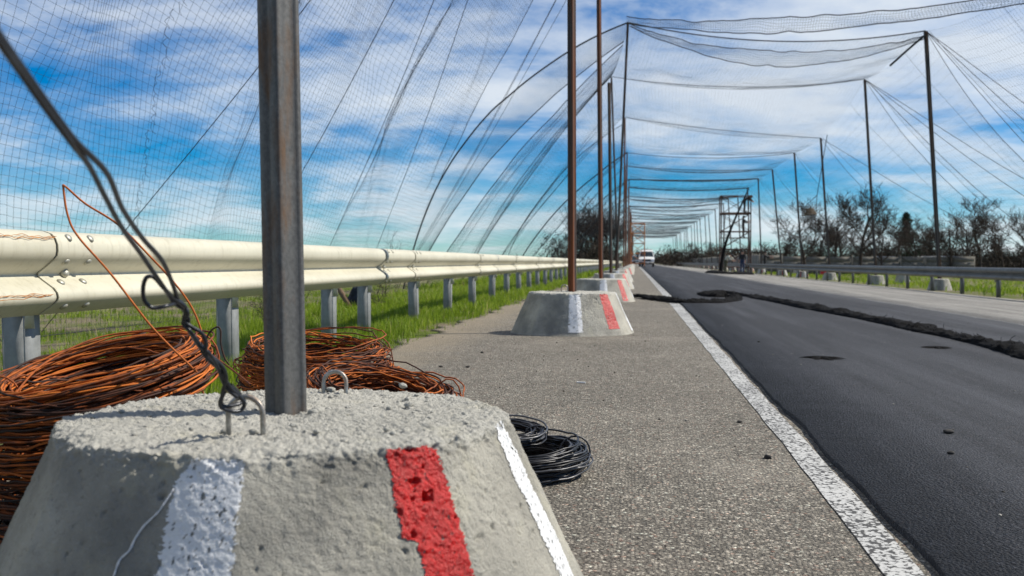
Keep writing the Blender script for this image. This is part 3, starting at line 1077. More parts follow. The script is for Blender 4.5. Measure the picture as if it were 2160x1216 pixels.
for i, (d, H, lean, px) in enumerate(LP):
    x = (px - 1340) * math.cos(YAW) * d / F if px else -0.57
    y = (d + x * math.sin(YAW)) / math.cos(YAW)
    if i < 6:
        lab = ['second', 'third', 'fourth', 'fifth', 'sixth', 'seventh'][i] + ' net post from the camera by the guardrail, ' + \
              ['rusty with striped base', 'dark brown on smooth base', 'short and thin with a grey base', 'tall and leaning towards the road', 'tall and leaning away from the road', 'straight and brown'][i]
        grp = 'net posts along the left shoulder'
    else:
        lab, grp = ((NTH[i + 2] + ' net post from the camera in the left row, slim and brown') if i < 11 else 'distant brown net post in the left row beyond the orange scaffold'), 'far net posts in the left row'
    r_ = empty('net_post', (x, y, 0), lab, 'net post', grp)
    if i == 0:
        mid_block(('L', i), r_, 2.3, 420, 56, 0.006, 0)
    elif i < 4:
        mid_block(('L', i), r_, 3.1 + i, 160, 26, 0.012, 0, amp=0.6)
    else:
        mid_block(('LF',), r_, 9.0, 48, 12, 0.03, 0, amp=0.4)
    if far_post_me is None:
        po = far_post.build('post', M['rust_post'], r_)
        far_post_me = po.data
    else:
        po = bpy.data.objects.new('post', far_post_me); COL.objects.link(po); po.parent = r_
    if i in (2, 3, 4):
        po.material_slots[0].link = 'OBJECT'; po.material_slots[0].material = M['dark_post']
    po.location = (0, 0, BH - 0.03)
    po.scale = (1, 1, H - BH)
    po.rotation_euler = (R(random.uniform(-.4, .4)), math.atan2(lean, H), ROT_POST)
    po.rotation_mode = 'XYZ'
    po.rotation_euler = (Matrix.Rotation(math.atan2(lean, H), 3, 'Y') @ Matrix.Rotation(ROT_POST, 3, 'Z')).to_euler()
    if i < 2:
        b = MB(); b.tubes(hook_pts(-0.06, -0.12, BH - 0.002, 0.055, 0.07, 0.2), 0.0045, 6)
        b.build('lifting_hook', M['hook'], r_, smooth=True)
    left_tops.append(Vector((x + lean, y, H)))

RPd = [(33.2, 7.85, -0.50), (42.0, 7.85, -0.50), (52.0, 6.70, -0.48), (60.5, 6.85, -0.50), (69.0, 6.65, -0.65), (80.0, 6.9, -0.30), (88.0, 6.75, -0.25)]
yy = 97.0
while yy < 262:
    RPd.append((yy, 6.7 + random.uniform(-.2, .2), random.uniform(-.5, -.1))); yy += random.uniform(8.6, 9.6)
RPX = 9.5
right_tops = []
for i, (d, H, lean) in enumerate([(23.6, 7.0, -0.5)] + RPd):
    x = RPX
    y = (d + x * math.sin(YAW)) / math.cos(YAW) if d < 95 else d
    z = road_z(8.95)
    if i == 0:
        lab = 'net post of the right row nearest the camera, beside the grey guardrail'
    elif i < 7:
        lab = ['thick dark', 'tall dark', 'mid height dark', 'thin dark', 'slender leaning dark', 'shorter slender dark'][i - 1] + ' net post, ' + ['first', 'second', 'third', 'fourth', 'fifth', 'sixth'][i - 1] + ' in view from the right edge of the picture'
    else:
        lab = NTH[i] + ' dark net post in view from the right edge, beyond the scaffold tower' if i < 12 else 'distant dark net post in the right row far beyond the scaffold tower'
    r_ = empty('net_post', (x, y, z), lab, 'net post', 'net posts along the right side' if i < 7 else 'far net posts in the right row')
    bo = mid_block(('P',), r_, 5.0, 64, 14, 0.02, 0, amp=0.7, plain=True) if i < 4 else mid_block(('R',), r_, 6.0, 64, 14, 0.02, 0, amp=0.5)
    bo.scale = (0.72, 0.72, 1.0)
    bo.rotation_euler = (0, 0, R(random.choice([0, 45, 90, 135, 200, 260])))
    po = bpy.data.objects.new('post', far_post_me); COL.objects.link(po); po.parent = r_
    po.material_slots[0].link = 'OBJECT'; po.material_slots[0].material = M['dark_post']
    th = 1.75 if i == 1 else 1.4
    po.scale = (th, th, H - 0.3 - z)
    po.location = (0, 0, 0.3)
    po.rotation_euler = (Matrix.Rotation(math.atan2(lean, H), 3, 'Y') @ Matrix.Rotation(R(20), 3, 'Z')).to_euler()
    right_tops.append(Vector((x + lean, y, H)))
# spare bases without posts between the right-hand posts
for (px, py, grp_l) in ((1730, 583, 'red painted concrete base beneath the grey guardrail'), (2122, 622, 'grey concrete base standing on the verge near the right picture edge'),
                        (1888, 600, 'pale square-looking concrete base under the grey guardrail left of the thick post'), (1672, 580, 'grey concrete base at the foot of the third dark post')):
    g = G(px, py)
    r_ = empty('ballast_block', (max(g.x, 8.9) + (0.9 if px > 2000 else 0.3), g.y * (max(g.x, 8.9) / g.x), road_z(8.95)), grp_l, 'concrete block')
    bo = mid_block(('P',), r_, 5.0, 64, 14, 0.02, 0, amp=0.7, plain=True)
    bo.scale = (0.62, 0.62, 0.95)
    bo.rotation_euler = (0, 0, R(random.uniform(0, 360)))
    if px == 1730:
        bo.material_slots[0].link = 'OBJECT'; bo.material_slots[0].material = M['red_paint']

# ================================================================== NETS
def net_mesh(name, Sf, nu, nv, su, sv, rad, parent, u_rng=(0, 1), v_rng=(0, 1), jitter=0.0, tint=0.5):
    """knotted net: nu threads running along v, nv threads running along u"""
    b = MB()
    us = np.linspace(u_rng[0], u_rng[1], nu)
    vv = np.linspace(v_rng[0], v_rng[1], sv)
    U, V_ = np.meshgrid(us, vv, indexing='ij')
    b.tubes(Sf(U, V_), rad, 3)
    vs_ = np.linspace(v_rng[0], v_rng[1], nv)
    uu = np.linspace(u_rng[0], u_rng[1], su)
    V2, U2 = np.meshgrid(vs_, uu, indexing='ij')
    b.tubes(Sf(U2, V2), rad, 3)
    return b.build(name, M['net'], parent)


def rope(pts, r, parent, name='rope', sides=5, n=None):
    b = MB(); b.tubes(np.array([list(p) for p in pts]) if n is None else smooth_path(pts, n), r, sides)
    return b.build(name, M['rope'], parent, smooth=True)


def bez(T, B, bulge, v):
    """curve from bottom (v=0) to top (v=1), bulging outwards by `bulge` metres; arrays (...,3)"""
    C = (T + B) / 2
    dx, dz = T[..., 0] - B[..., 0], T[..., 2] - B[..., 2]
    l = np.sqrt(dx ** 2 + dz ** 2)
    C = C.copy()
    C[..., 0] += -dz / l * 2 * bulge * np.sign(dx)
    C[..., 2] += np.abs(dx) / l * 2 * bulge
    v = v[..., None]
    return B * (1 - v) ** 2 + 2 * C * v * (1 - v) + T * v ** 2


# ---- the near side net, from the first posts out over the verge
def S_near(u, v):
    yt = 1.0 + u * 15.7
    yb = 3.2 + u * 20.5
    xb = np.interp(yb, [3, 10, 14, 19, 23.7], [-6.6, -6.1, -6.0, -5.9, -5.45])
    zt = np.interp(yt, [1, 1.8, 9.3, 16.7], [6.3, 6.4, 5.95, 5.95])
    xt = np.interp(yt, [1, 9.3, 16.7], [-0.7, -1.15, -0.95])
    T = np.stack([xt, yt, zt], -1)
    B = np.stack([xb, yb, np.full_like(xb, -0.18)], -1)
    y = yb * (1 - v) + yt * v
    bl = np.interp(yb, [3, 10, 13.6, 18.5, 23.7], [1.1, 1.0, 0.85, 0.55, 0.15])
    # pulled in where cords hold it, slack between
    for yr, a, w_ in ((13.6, 0.50, 0.8), (9.0, 0.10, 0.6), (18.6, 0.42, 0.9)):
        bl = bl - a * np.exp(-np.abs(yb - yr) / w_)
    wob = 0.06 * np.sin(yb * 2.1 + v * 5) + 0.05 * np.sin(v * 9 + yb * 0.8)
    p = bez(T, B, bl + wob * 0.8, v)
    n = fbm(np.stack([yb * 0.9, v * 5.0, yb * 0], -1), 3, 44)
    n2 = fbm(np.stack([yb * 6.0, v * 40.0, yb * 0], -1), 2, 48)
    p[..., 0] += -0.10 * n * np.sin(math.pi * v) + 0.006 * n2
    p[..., 2] += 0.07 * n * np.sin(math.pi * v) + 0.006 * n2
    return p


net1 = empty('side_net', (-4.5, 10, 0), 'wide black mesh net rising from the verge behind the guardrail to the nearest posts', 'net')
for ch in [net_mesh('netting', S_near, 205, 92, 140, 44, 0.0015, net1),
           rope(S_near(np.ones(60), np.linspace(0, 1, 60)), 0.006, net1, 'edge_rope'),
           rope(S_near(np.linspace(0, 1, 60), np.zeros(60) + 0.004), 0.005, net1, 'edge_rope')]:
    ch.matrix_parent_inverse = net1.matrix_basis.inverted()
t2 = left_tops[0]; t3 = left_tops[1]
cords = [(Vector((-6.05, 10.2, -0.1)), t2), (Vector((-6.0, 14.9, -0.1)), t2), (Vector((-5.6, 17.6, 0.0)), t2), (Vector((-5.4, 20.3, 0)), t2 + Vector((0, 0.3, -0.2))),
         (Vector((-5.5, 23.9, 0)), t3), (Vector((-6.0, 26, 0)), t3), (Vector((-6.6, 29.0, 0)), t3 + Vector((0, 0.2, -0.3)))]
for (a_, c_) in cords:
    mid = (a_ + c_) / 2 + Vector((0.05, 0, -0.10))
    o = rope([a_, mid, c_], 0.0045, net1, 'guy_cord', 4, 14)
    o.matrix_parent_inverse = net1.matrix_basis.inverted()
# frayed stitching where two widths of net are laced together
b = MB()
for k, v in enumerate(np.linspace(0.06, 0.55, 42)):
    q = S_near(np.array([0.43 + 0.002 * math.sin(k)]), np.array([v]))[0]
    a0 = random.uniform(0, 6.28)
    pts = [q + np.array([0.03 * math.cos(a0), 0.04 * math.sin(a0 * 2), -0.03]), q, q + np.array([-0.02, 0.05 * math.sin(a0), 0.04]), q + np.array([0.02, -0.05, 0.075]), q + np.array([0.0, 0.02, 0.10])]
    b.tubes(smooth_path(pts, 9), 0.0024, 3)
o = b.build('lacing', M['rope'], net1); o.matrix_parent_inverse = net1.matrix_basis.inverted()

# ---- side net beyond the fifth post, its free edge blown outwards
def side_panel(name, label, y0, y1, top_fn, xb, bulge0, decay, base_b, nu, nv, rad, group=None, sgn=-1, shift=0.0, su=50, sv=34, edge_r=0.02, seed=0, ropes=()):
    L = y1 - y0

    def Sf(u, v):
        y = y0 + u * L
        T = top_fn(y)
        B = np.stack([np.full_like(y, xb) + 0.25 * np.sin(y * 0.8 + seed), y + shift + 0.5 * (1 - u), np.full_like(y, -0.25)], -1)
        bl = base_b + bulge0 * np.exp(-u * L / decay) + 0.025 * np.sin(y * 1.7 + seed)
        p = bez(T, B, bl, v)
        n = fbm(np.stack([y * 0.7, v * 4.0, y * 0 + seed], -1), 3, 44 + seed)
        p[..., 0] += sgn * 0.05 * n * np.sin(math.pi * v)
        p[..., 2] += 0.04 * n * np.sin(math.pi * v)
        return p
    r_ = empty(name, (xb, (y0 + y1) / 2, 0), label, 'net', group)
    ch = [net_mesh('netting', Sf, nu, nv, su, sv, rad, r_)]
    vv = np.linspace(0, 1, 40)
    ch.append(rope(Sf(np.zeros(40), vv), edge_r, r_, 'edge_rope'))
    ch.append(rope(Sf(np.ones(40), vv), edge_r * 0.6, r_, 'edge_rope'))
    for u_ in ropes:
        ch.append(rope(Sf(np.full(40, u_), vv), 0.004, r_, 'support_rope', 4))
    for c in ch:
        c.matrix_parent_inverse = r_.matrix_basis.inverted()
    return r_


LT = np.array([list(p) for p in left_tops]); RT = np.array([list(p) for p in right_tops])


def top_line(A, sag=0.25):
    def fn(y):
        z = np.interp(y, A[:, 1], A[:, 2])
        x = np.interp(y, A[:, 1], A[:, 0])
        k = np.clip(np.searchsorted(A[:, 1], y) - 1, 0, len(A) - 2)
        f = np.clip((y - A[k, 1]) / (A[k + 1, 1] - A[k, 1]), 0, 1)
        return np.stack([x, y, z - sag * 4 * f * (1 - f)], -1)
    return fn


topL = top_line(LT[3:]); topR = top_line(RT)
yL = LT[3, 1]
side_panel('side_net', 'narrow net strip whose curved outer edge billows outward from the tall fifth post', yL, yL + 2.0, topL, -7.6, 1.05, 1.3, 0.50, 44, 150, 0.0017, edge_r=0.026, su=30, sv=60)
side_panel('side_net', 'fine veil-like side net panel starting behind the billowing strip, left of the posts', yL + 2.4, LT[4, 1] - 0.3, topL, -7.0, 0.1, 1.0, 0.30, 70, 90, 0.0019, ropes=(0.3, 0.55, 0.8), edge_r=0.014, su=60, sv=44, seed=1)
side_panel('side_net', 'second thin veil of side net farther along the left posts', LT[4, 1], LT[5, 1] - 1.0, topL, -6.9, 0.3, 1.2, 0.25, 70, 64, 0.0021, ropes=(0.5,), seed=2, edge_r=0.010)
side_panel('side_net', 'narrow side net panel with dark near edge in front of the bare left trees', LT[5, 1] + 0.8, LT[6, 1], topL, -7.0, 0.9, 1.5, 0.1, 60, 56, 0.0026, ropes=(), seed=4, edge_r=0.016)
for k in range(6, len(LT) - 1, 2):
    k2 = min(k + 2, len(LT) - 1)
    side_panel('side_net', (NTH[(k - 6) // 2 + 5] + ' side net panel along the left posts, slanting to the ground') if k < 14 else 'distant side net panel slanting down left of the farthest posts', LT[k, 1], LT[k2, 1] - 0.8, topL, -7.0, 0.5, 2.0, 0.15, 30, 22, 0.006, group='far left side nets', seed=k, edge_r=0.035, su=16, sv=16)
# right side nets
for k in range(0, 8):
    lab = ['loose side net sloping outward from the thick dark post at the right edge', 'faint side net hanging between the thick post and the tall dark post', 'faint side net between the tall dark post and the mid height post'][k] if k < 3 else 'faint side net beyond the ' + NTH[k] + ' dark post from the right edge'
    side_panel('side_net', lab, RT[k, 1], RT[k + 1, 1] - 0.4, topR, 17.5, -0.3, 1.5, -0.45, 40 if k < 3 else 24, 40 if k < 3 else 20, 0.0020 if k < 3 else 0.003,
               group=None if k < 3 else 'far right side nets', sgn=1, seed=k + 20, edge_r=0.010, ropes=(0.3,) if k < 3 else (), su=30, sv=24)

# ---- overhead nets
LTc, RTc = LT[3:], RT[1:]
nb = min(len(LTc), len(RTc)) - 1


def bay(k, cell, rad, cs, as_, rope_r, label, group):
    A, B, C_, D = LTc[k], RTc[k], LTc[k + 1], RTc[k + 1]

    def Sf(u, v):
        uu, vv = u[..., None], v[..., None]
        p = A * (1 - uu) * (1 - vv) + B * uu * (1 - vv) + C_ * (1 - uu) * vv + D * uu * vv
        sag = cs * 4 * u * (1 - u) + as_ * 4 * v * (1 - v) * (0.4 + 0.6 * np.sin(math.pi * u))
        n = fbm(np.stack([u * 5, v * 4, u * 0 + k], -1), 3, k)
        p[..., 2] -= sag - 0.09 * n * np.sin(math.pi * v)
        return p
    r_ = empty('overhead_net', (4.5, (A[1] + B[1]) / 2, 0), label, 'net', group)
    ch = [net_mesh('netting', Sf, max(6, int(10 / cell)), max(5, int(9 / cell)), 40 if k < 3 else 20, 26 if k < 3 else 12, rad, r_)]
    uu = np.linspace(0, 1, 30)
    ch.append(rope(Sf(uu, np.zeros(30)), rope_r, r_, 'cross_rope', 4))
    for c in ch:
        c.matrix_parent_inverse = r_.matrix_basis.inverted()


for k in range(nb):
    if k < 3:
        lab, grp = ['overhead net span behind the sagging front edge above the road', 'second overhead net span above the road', 'third overhead net span above the road'][k], None
    else:
        lab, grp = (NTH[k + 1] + ' overhead net span above the road counted from the camera') if k < 11 else 'distant overhead net span far across the road', 'far overhead nets'
    cell = 0.14 if k < 2 else 0.22 if k < 5 else 0.5
    bay(k, cell, [0.0018, 0.0018, 0.0024, 0.0026, 0.003][k] if k < 5 else 0.0065, [0.45, 0.35, 0.12, 0.3, 0.15, 0.10][k] if k < 6 else random.uniform(0.08, 0.3), 0.35,
        [0.02, 0.012, 0.014, 0.016, 0.020, 0.045][k] if k < 6 else random.uniform(0.03, 0.05), lab, grp)

# the two gathered front edges
fe = empty('net_edge', (4.5, 30, 0), 'gathered upper front edge of the overhead net strung from the left post to the right', 'net')
a0 = Vector(LT[3]) + Vector((-0.05, 0, 0.18)); c0 = Vector(RT[0]) + Vector((0.1, 0, -0.30))


def edge_band(A, B, sagz, width, wsag, nthreads, cell_n, rad, root, r_rope, fold=0.15):
    A, B = np.array(A), np.array(B)

    def Sf(u, v):
        p = A + (B - A) * u[..., None]
        p[..., 2] -= sagz * 4 * u * (1 - u)
        wd = width * (1 + wsag * np.sin(math.pi * u))
        p[..., 2] -= wd * v
        p[..., 1] += fold * np.sin(v * 4.0 + u * 9) + 0.05 * fbm(np.stack([u * 30, v * 3, u * 0], -1), 2, 5)
        p[..., 2] += 0.03 * fbm(np.stack([u * 24, v * 2, u * 0], -1), 2, 8)
        return p
    ch = [net_mesh('netting', Sf, cell_n, nthreads, 120, 8, rad, root)]
    uu = np.linspace(0, 1, 70)
    ch.append(rope(Sf(uu, uu * 0), r_rope, root, 'edge_rope'))
    ch.append(rope(Sf(uu, uu * 0 + 1), r_rope, root, 'edge_rope'))
    for c in ch:
        c.matrix_parent_inverse = root.matrix_basis.inverted()


edge_band(a0, c0, 0.36, 0.24, 0.35, 7, 150, 0.0038, fe, 0.016)
fe2 = empty('net_edge', (4.5, 33, 0), 'sagging lower edge of the overhead net hanging between the tall posts', 'net')
edge_band(Vector(LT[3]) + Vector((0.05, 0, -0.05)), Vector(RT[1]) + Vector((0, 0, -0.12)), 0.72, 0.10, 3.0, 8, 140, 0.0036, fe2, 0.015)
# dark rolled end tied under the thick post's head
o = rope([Vector(RT[1]) + Vector((0, 0, -0.12)), Vector(RT[1]) + Vector((-0.5, 0, -0.55)), Vector(RT[1]) + Vector((-1.05, 0.1, -1.05))], 0.035, fe2, 'rolled_end', 7, 12)
o.matrix_parent_inverse = fe2.matrix_basis.inverted()
# loose guy ropes off the right posts
for k, (offs) in enumerate((((8, -4, 0), (9, -6, 0), (7.5, -1, 0)), ((9, -7, 0), (10, -9, 0), (8, -3, 0)), ((9, -12, 0),))):
    gr = empty('guy_ropes', RT[k + 1], 'loose guy ropes slanting right from the head of the ' + ['thick dark', 'tall dark', 'mid height dark'][k] + ' post', 'ropes')
    for of in offs:
        e = Vector((RT[k + 1][0] + of[0], RT[k + 1][1] + of[1], -0.4))
        m_ = (Vector(RT[k + 1]) + e) / 2 + Vector((0, 0, -0.5))
        o = rope([Vector(RT[k + 1]), m_, e], 0.010, gr, 'rope', 4, 16)
        o.matrix_parent_inverse = gr.matrix_basis.inverted()
# a hanging bundle of boards on lines, far right
hb = P(1706, 446, 60)
lo = empty('hanging_bundle', hb, 'orange brown bundle of boards hanging on lines below the right net', 'bundle')
b = MB()
for k in range(4):
    b.box((-0.42 + 0.03 * k, -0.1, -0.22 + 0.1 * k), (0.42 - 0.05 * k, 0.14, -0.14 + 0.1 * k), rot=Matrix.Rotation(R(-8 + 2 * k), 3, 'Y'))
b.build('boards', M['plank'], lo)
b = MB()
top = P(1745, 285, 58) - hb
for s_ in (-0.4, 0.4):
    b.tubes(np.array([[s_, 0, 0.1], [0.45, 0, 0.9], list(top)]), 0.02, 4)
b.build('line', M['rope'], lo)

# ================================================================== NET LYING ON THE ROAD
def heap_tube(name, pts, wid, hgt, mat, label, cat, n=240, seed=0):
    c = smooth_path(pts, n)
    tg = np.gradient(c, axis=0); tg[:, 2] = 0
    tg /= np.linalg.norm(tg, axis=1, keepdims=True)
    sd_ = np.stack([tg[:, 1], -tg[:, 0], tg[:, 0] * 0], -1)
    a = np.linspace(0, math.pi, 17)
    wv = wid * (1 + 0.40 * vnoise(np.stack([np.arange(n) * 0.09, np.zeros(n), np.zeros(n)], -1), seed))
    hv = hgt * (1 + 0.25 * vnoise(np.stack([np.arange(n) * 0.11, np.zeros(n), np.ones(n)], -1), seed))
    taper = np.clip(np.minimum(np.arange(n), n - 1 - np.arange(n)) / 6.0, 0.05, 1)
    wv, hv = wv * taper, hv * taper
    V = c[:, None] + sd_[:, None] * (np.cos(a)[None, :, None] * wv[:, None, None]) + np.array([0, 0, 1.0]) * (np.sin(a)[None, :, None] * hv[:, None, None])
    d = fbm(V * 16, 4, seed, 0.6) * 0.020 + fbm(V * 60, 3, seed + 3, 0.7) * 0.012
    nrm = sd_[:, None] * np.cos(a)[None, :, None] + np.array([0, 0, 1.0]) * np.sin(a)[None, :, None]
    V = V + nrm * (d * np.clip(np.sin(a) * 1.5 + 0.3, 0, 1)[None])[..., None]
    b = MB(); b.grid(V)
    # loose strands poking out
    m_ = 500
    ii = rng.integers(3, n - 3, m_); jj = rng.integers(2, 15, m_)
    q = V[ii, jj]; nn = nrm[ii, jj] + rng.normal(0, 0.8, (m_, 3))
    st = np.stack([q - 0.01 * nn, q + 0.006 * nn + rng.normal(0, .008, (m_, 3)), q + 0.009 * nn + rng.normal(0, .014, (m_, 3))], 1)
    st[..., 2] = np.maximum(st[..., 2], c[ii][:, None, 2] + 0.004)
    b.tubes(st, 0.0022, 3)
    o = b.build(name, mat)
    return tag(o, label, cat)


path = [(1322, 630), (1350, 630), (1380, 633), (1412, 637), (1440, 641), (1480, 641.5), (1520, 641), (1546, 637), (1552, 631.5), (1530, 629.5), (1502, 629), (1487, 626), (1492, 622.5), (1515, 620.8), (1540, 621.5), (1560, 625.5), (1620, 636), (1700, 652), (1800, 671), (1900, 692), (2000, 714), (2100, 738), (2200, 765), (2320, 797)]
heap_tube('rolled_net', [G(*q) + Vector((0, 0, 0.018)) for q in path], 0.115, 0.052, M['tar'], 'black rolled-up net lying in a bent line across the dark lane', 'net roll', 420, 3)
g0 = G(1540, 578)
heap_tube('net_heap', [G(1495, 576), G(1520, 578), G(1545, 579), G(1590, 580)], 0.5, 0.16, M['tar'], 'low black heap of netting on the road by the scaffold tower', 'net heap', 80, 6)


def flat_patch(px0, px1, py, dep, seed):
    a_, c_ = G(px0, py), G(px1, py)
    ctr = (a_ + c_) / 2; rx = (c_ - a_).length / 2
    ang = np.linspace(0, 2 * math.pi, 28, endpoint=False)
    rr = 1 + 0.55 * fbm(np.stack([np.cos(ang) * 2.6, np.sin(ang) * 2.6, ang * 0 + seed], -1), 4, seed, 0.7)
    V = [[0, 0, 0.016]] + [[rx * 0.6 * r_ * math.cos(t_), dep * 0.6 * r_ * math.sin(t_), 0.013] for t_, r_ in zip(ang, rr)] + [[rx * r_ * math.cos(t_), dep * r_ * math.sin(t_), 0.001] for t_, r_ in zip(ang, rr)]
    b = MB()
    n = 28
    b.add(np.array(V) + np.array([ctr.x, ctr.y, ctr.z + 0.019]), q=[[1 + i, 1 + n + i, 1 + n + (i + 1) % n, 1 + (i + 1) % n] for i in range(n)], t=[[0, 1 + i, 1 + (i + 1) % n] for i in range(n)])
    return b.build('tar_patch', M['tar'])


tag(flat_patch(1698, 1764, 763, 0.10, 2), 'larger black tar patch lying alone on the dark lane', 'tar patch')
tag(flat_patch(1954, 1996, 740, 0.07, 4), 'small black tar patch close to the rolled net', 'tar patch')

# loose stones and crumbs on the shoulder and the lane
b = MB()
for k in range(260):
    y = 2.2 + 9 * random.random() ** 1.6
    x = random.uniform(-1.6, 0.42) if random.random() < 0.75 else random.uniform(0.7, 3.0)
    s_ = random.choice([0.003, 0.003, 0.004, 0.004, 0.006]) * (1 if x < 0.5 else 0.7)
    pebble(b, (x, y, road_z(x) + (0.018 if x > 0.64 else 0.0) + s_ * 0.3), s_, k, tint=random.random())
for (px, py, s_) in ((1560, 892, 0.011), (1620, 968, 0.013), (987, 776, 0.014), (930, 775, 0.012), (1017, 745, 0.012), (2000, 925, 0.018), (2005, 970, 0.012), (1600, 727, 0.01)):
    g = G(px, py)
    pebble(b, (g.x, g.y, g.z + s_ * 0.4 + (0.018 if g.x > 0.64 else 0)), s_, px, 0.5, tint=0.0)
for k in range(320):
    f = random.random()
    q = path[15 + int(f * 7)]; q2 = path[16 + int(f * 7)]; g = random.random()
    gp = G(q[0] + (q2[0] - q[0]) * g, q[1] + (q2[1] - q[1]) * g)
    off = random.gauss(0, 0.13)
    s_ = random.choice([0.004, 0.006, 0.009])
    pebble(b, (gp.x - off * 0.9, gp.y + off * 0.4, gp.z + 0.018 + s_ * 0.3), s_, k, 0.6, tint=-0.2)
M['grit'] = mk_tint('loose_grit', [(0, (0.03, 0.028, 0.026)), (0.5, (0.14, 0.12, 0.10)), (1, (0.42, 0.40, 0.36))], 0.95, 0, 20)
tag(b.build('loose_grit', M['grit'], smooth=True), 'loose stones and tar crumbs scattered over the shoulder and lane', 'grit', kind='stuff')
g = G(1226, 809); b = MB()
b.tubes(np.array([[-0.022, 0.006, 0.004], [0.022, -0.006, 0.004]]), 0.004, 8, caps=True)
o = b.build('cigarette_butt', M['white_paint']); o.location = g
tag(o, 'tiny white cigarette butt on the shoulder past the nearest base', 'litter')

# ================================================================== WIRE
def coil(name, center, Rm, rw, h, loops, wr, tilt, mat, label, seed, wild=0.10, N_=64, tint_rng=(0.1, 1.0), ties=3, parent=None):
    r_ = empty(name, center, label, 'wire coil')
    rg = np.random.default_rng(seed)
    th = np.linspace(0, 2 * math.pi, N_, endpoint=False)[None]
    q = rg.random((loops, 2))
    ang = 2 * math.pi * q[:, :1]
    rad = np.sqrt(0.25 + 0.75 * q[:, 1:])
    dr = rad * np.cos(ang) * rw
    dz = rad * np.sin(ang) * h / 2
    r = Rm + dr + rg.normal(0, rw * 0.22, (loops, 1)) * np.cos(th + rg.random((loops, 1)) * 6.28) + rg.normal(0, rw * 0.16, (loops, 1)) * np.cos(2 * th + rg.random((loops, 1)) * 6.28)
    z = dz + rg.normal(0, h * 0.07, (loops, 1)) * np.cos(th + rg.random((loops, 1)) * 6.28) + rg.normal(0, h * 0.06, (loops, 1)) * np.cos(2 * th + rg.random((loops, 1)) * 6.28)
    z = np.clip(z, -h / 2 * 1.05, h)
    strays = max(1, loops // 45)
    r[:strays] += Rm * wild * rg.random((strays, 1)) * (1 + np.cos(th + rg.random((strays, 1)) * 6.28))
    z[:strays] = h * 0.45 + h * 0.18 * rg.random((strays, 1)) * (1 + np.cos(th + 4.0 + rg.random((strays, 1)) * 2))
    kn = vnoise(np.stack([np.broadcast_to(th * 5.0, r.shape), np.broadcast_to(np.arange(loops)[:, None] * 3.3, r.shape), np.zeros(r.shape)], -1), seed)
    r = r + kn * rw * 0.12
    z = z + np.roll(kn, 7, 1) * h * 0.03
    ox, oy = rg.normal(0, rw * 0.22, (loops, 1)), rg.normal(0, rw * 0.22, (loops, 1))
    V = np.stack([ox + r * np.cos(th), oy + r * np.sin(th), z], -1)
    V = V @ np.array(tilt).T
    tint = rg.uniform(tint_rng[0], tint_rng[1], loops)
    b = MB(); b.tubes(V, wr, 5, closed=True, tint=tint)
    b.build('wire_loops', mat, r_, smooth=True)
    for k in range(ties):
        a = k * 2 * math.pi / ties + 0.35
        t_ = np.linspace(0, 2 * math.pi, 18, endpoint=False)
        rr = Rm + np.cos(t_) * rw * 1.35; zz = np.sin(t_) * h * 0.62
        ring = np.stack([rr * math.cos(a), rr * math.sin(a) + 0.01 * np.sin(t_), zz], -1) @ np.array(tilt).T
        b = MB(); b.tubes(ring, wr, 5, closed=True, tint=np.array([0.55]))
        b.build('tie_wire', mat, r_, smooth=True)
    return r_


def tilt(ax, ay):
    return Matrix.Rotation(R(ax), 3, 'X') @ Matrix.Rotation(R(ay), 3, 'Y')


cA = P(215, 805, 2.45)
ca = coil('wire_coil', cA, 0.222, 0.034, 0.10, 120, 0.0024, tilt(11, -9), M['wire_rust'], 'big orange rusty wire coil beside the nearest concrete base, tilted on top', 4, wild=0.16, ties=2)
cA2 = P(190, 905, 2.42)
coil('wire_coil', cA2, 0.205, 0.040, 0.20, 150, 0.0024, tilt(3, -4), M['wire_rust'], 'lower rusty wire coil under the big tilted one', 8, ties=2, tint_rng=(0.0, 0.8))
cA3 = Vector((cA2.x + 0.02, cA2.y, 0.062))
coil('wire_coil', cA3, 0.21, 0.04, 0.11, 70, 0.0024, tilt(0, 0), M['wire_rust'], 'bottom rusty wire coil of the stack, lying on the grass edge', 9, ties=0, tint_rng=(0.0, 0.6))
c1 = P(665, 775, 3.75); c1.z = 0.205
coil('wire_coil', c1, 0.225, 0.040, 0.24, 170, 0.0024, tilt(4, 3), M['wire_rust'], 'rusty wire coil half hidden behind the nearest post', 14, ties=3, wild=0.08)
c2 = P(795, 810, 3.12); c2.z = 0.150
coil('wire_coil', c2, 0.195, 0.045, 0.24, 190, 0.0024, tilt(5, 10), M['wire_rust'], 'dark and rusty wire coil to the right of the nearest post', 19, ties=2, tint_rng=(0.0, 0.85), wild=0.05)
c3 = P(1098, 985, 3.10); c3.z = 0.046
coil('wire_coil', c3, 0.165, 0.036, 0.078, 64, 0.0030, tilt(2, -2), M['wire_black'], 'black wire coil on the asphalt behind the white striped base edge', 23, ties=2, tint_rng=(0.1, 1.0), wild=0.12)
c4 = P(1075, 930, 3.20); c4.z = 0.105
coil('wire_coil', c4, 0.085, 0.026, 0.03, 22, 0.0030, tilt(8, 6), M['wire_black'], 'small bunch of black wire resting on the black coil', 25, ties=1, tint_rng=(0.1, 1.0), wild=0.2)


def wire_px(pts, r, n, name, mat, parent, label=None, cat=None, sides=7, tint=0.7):
    p = smooth_path([P(*q) for q in pts], n)
    b = MB(); b.tubes(p, r, sides, tint=tint)
    o = b.build(name, mat, parent, smooth=True)
    if parent is not None:
        o.matrix_parent_inverse = parent.matrix_basis.inverted()
    if label:
        tag(o, label, cat)
    return o


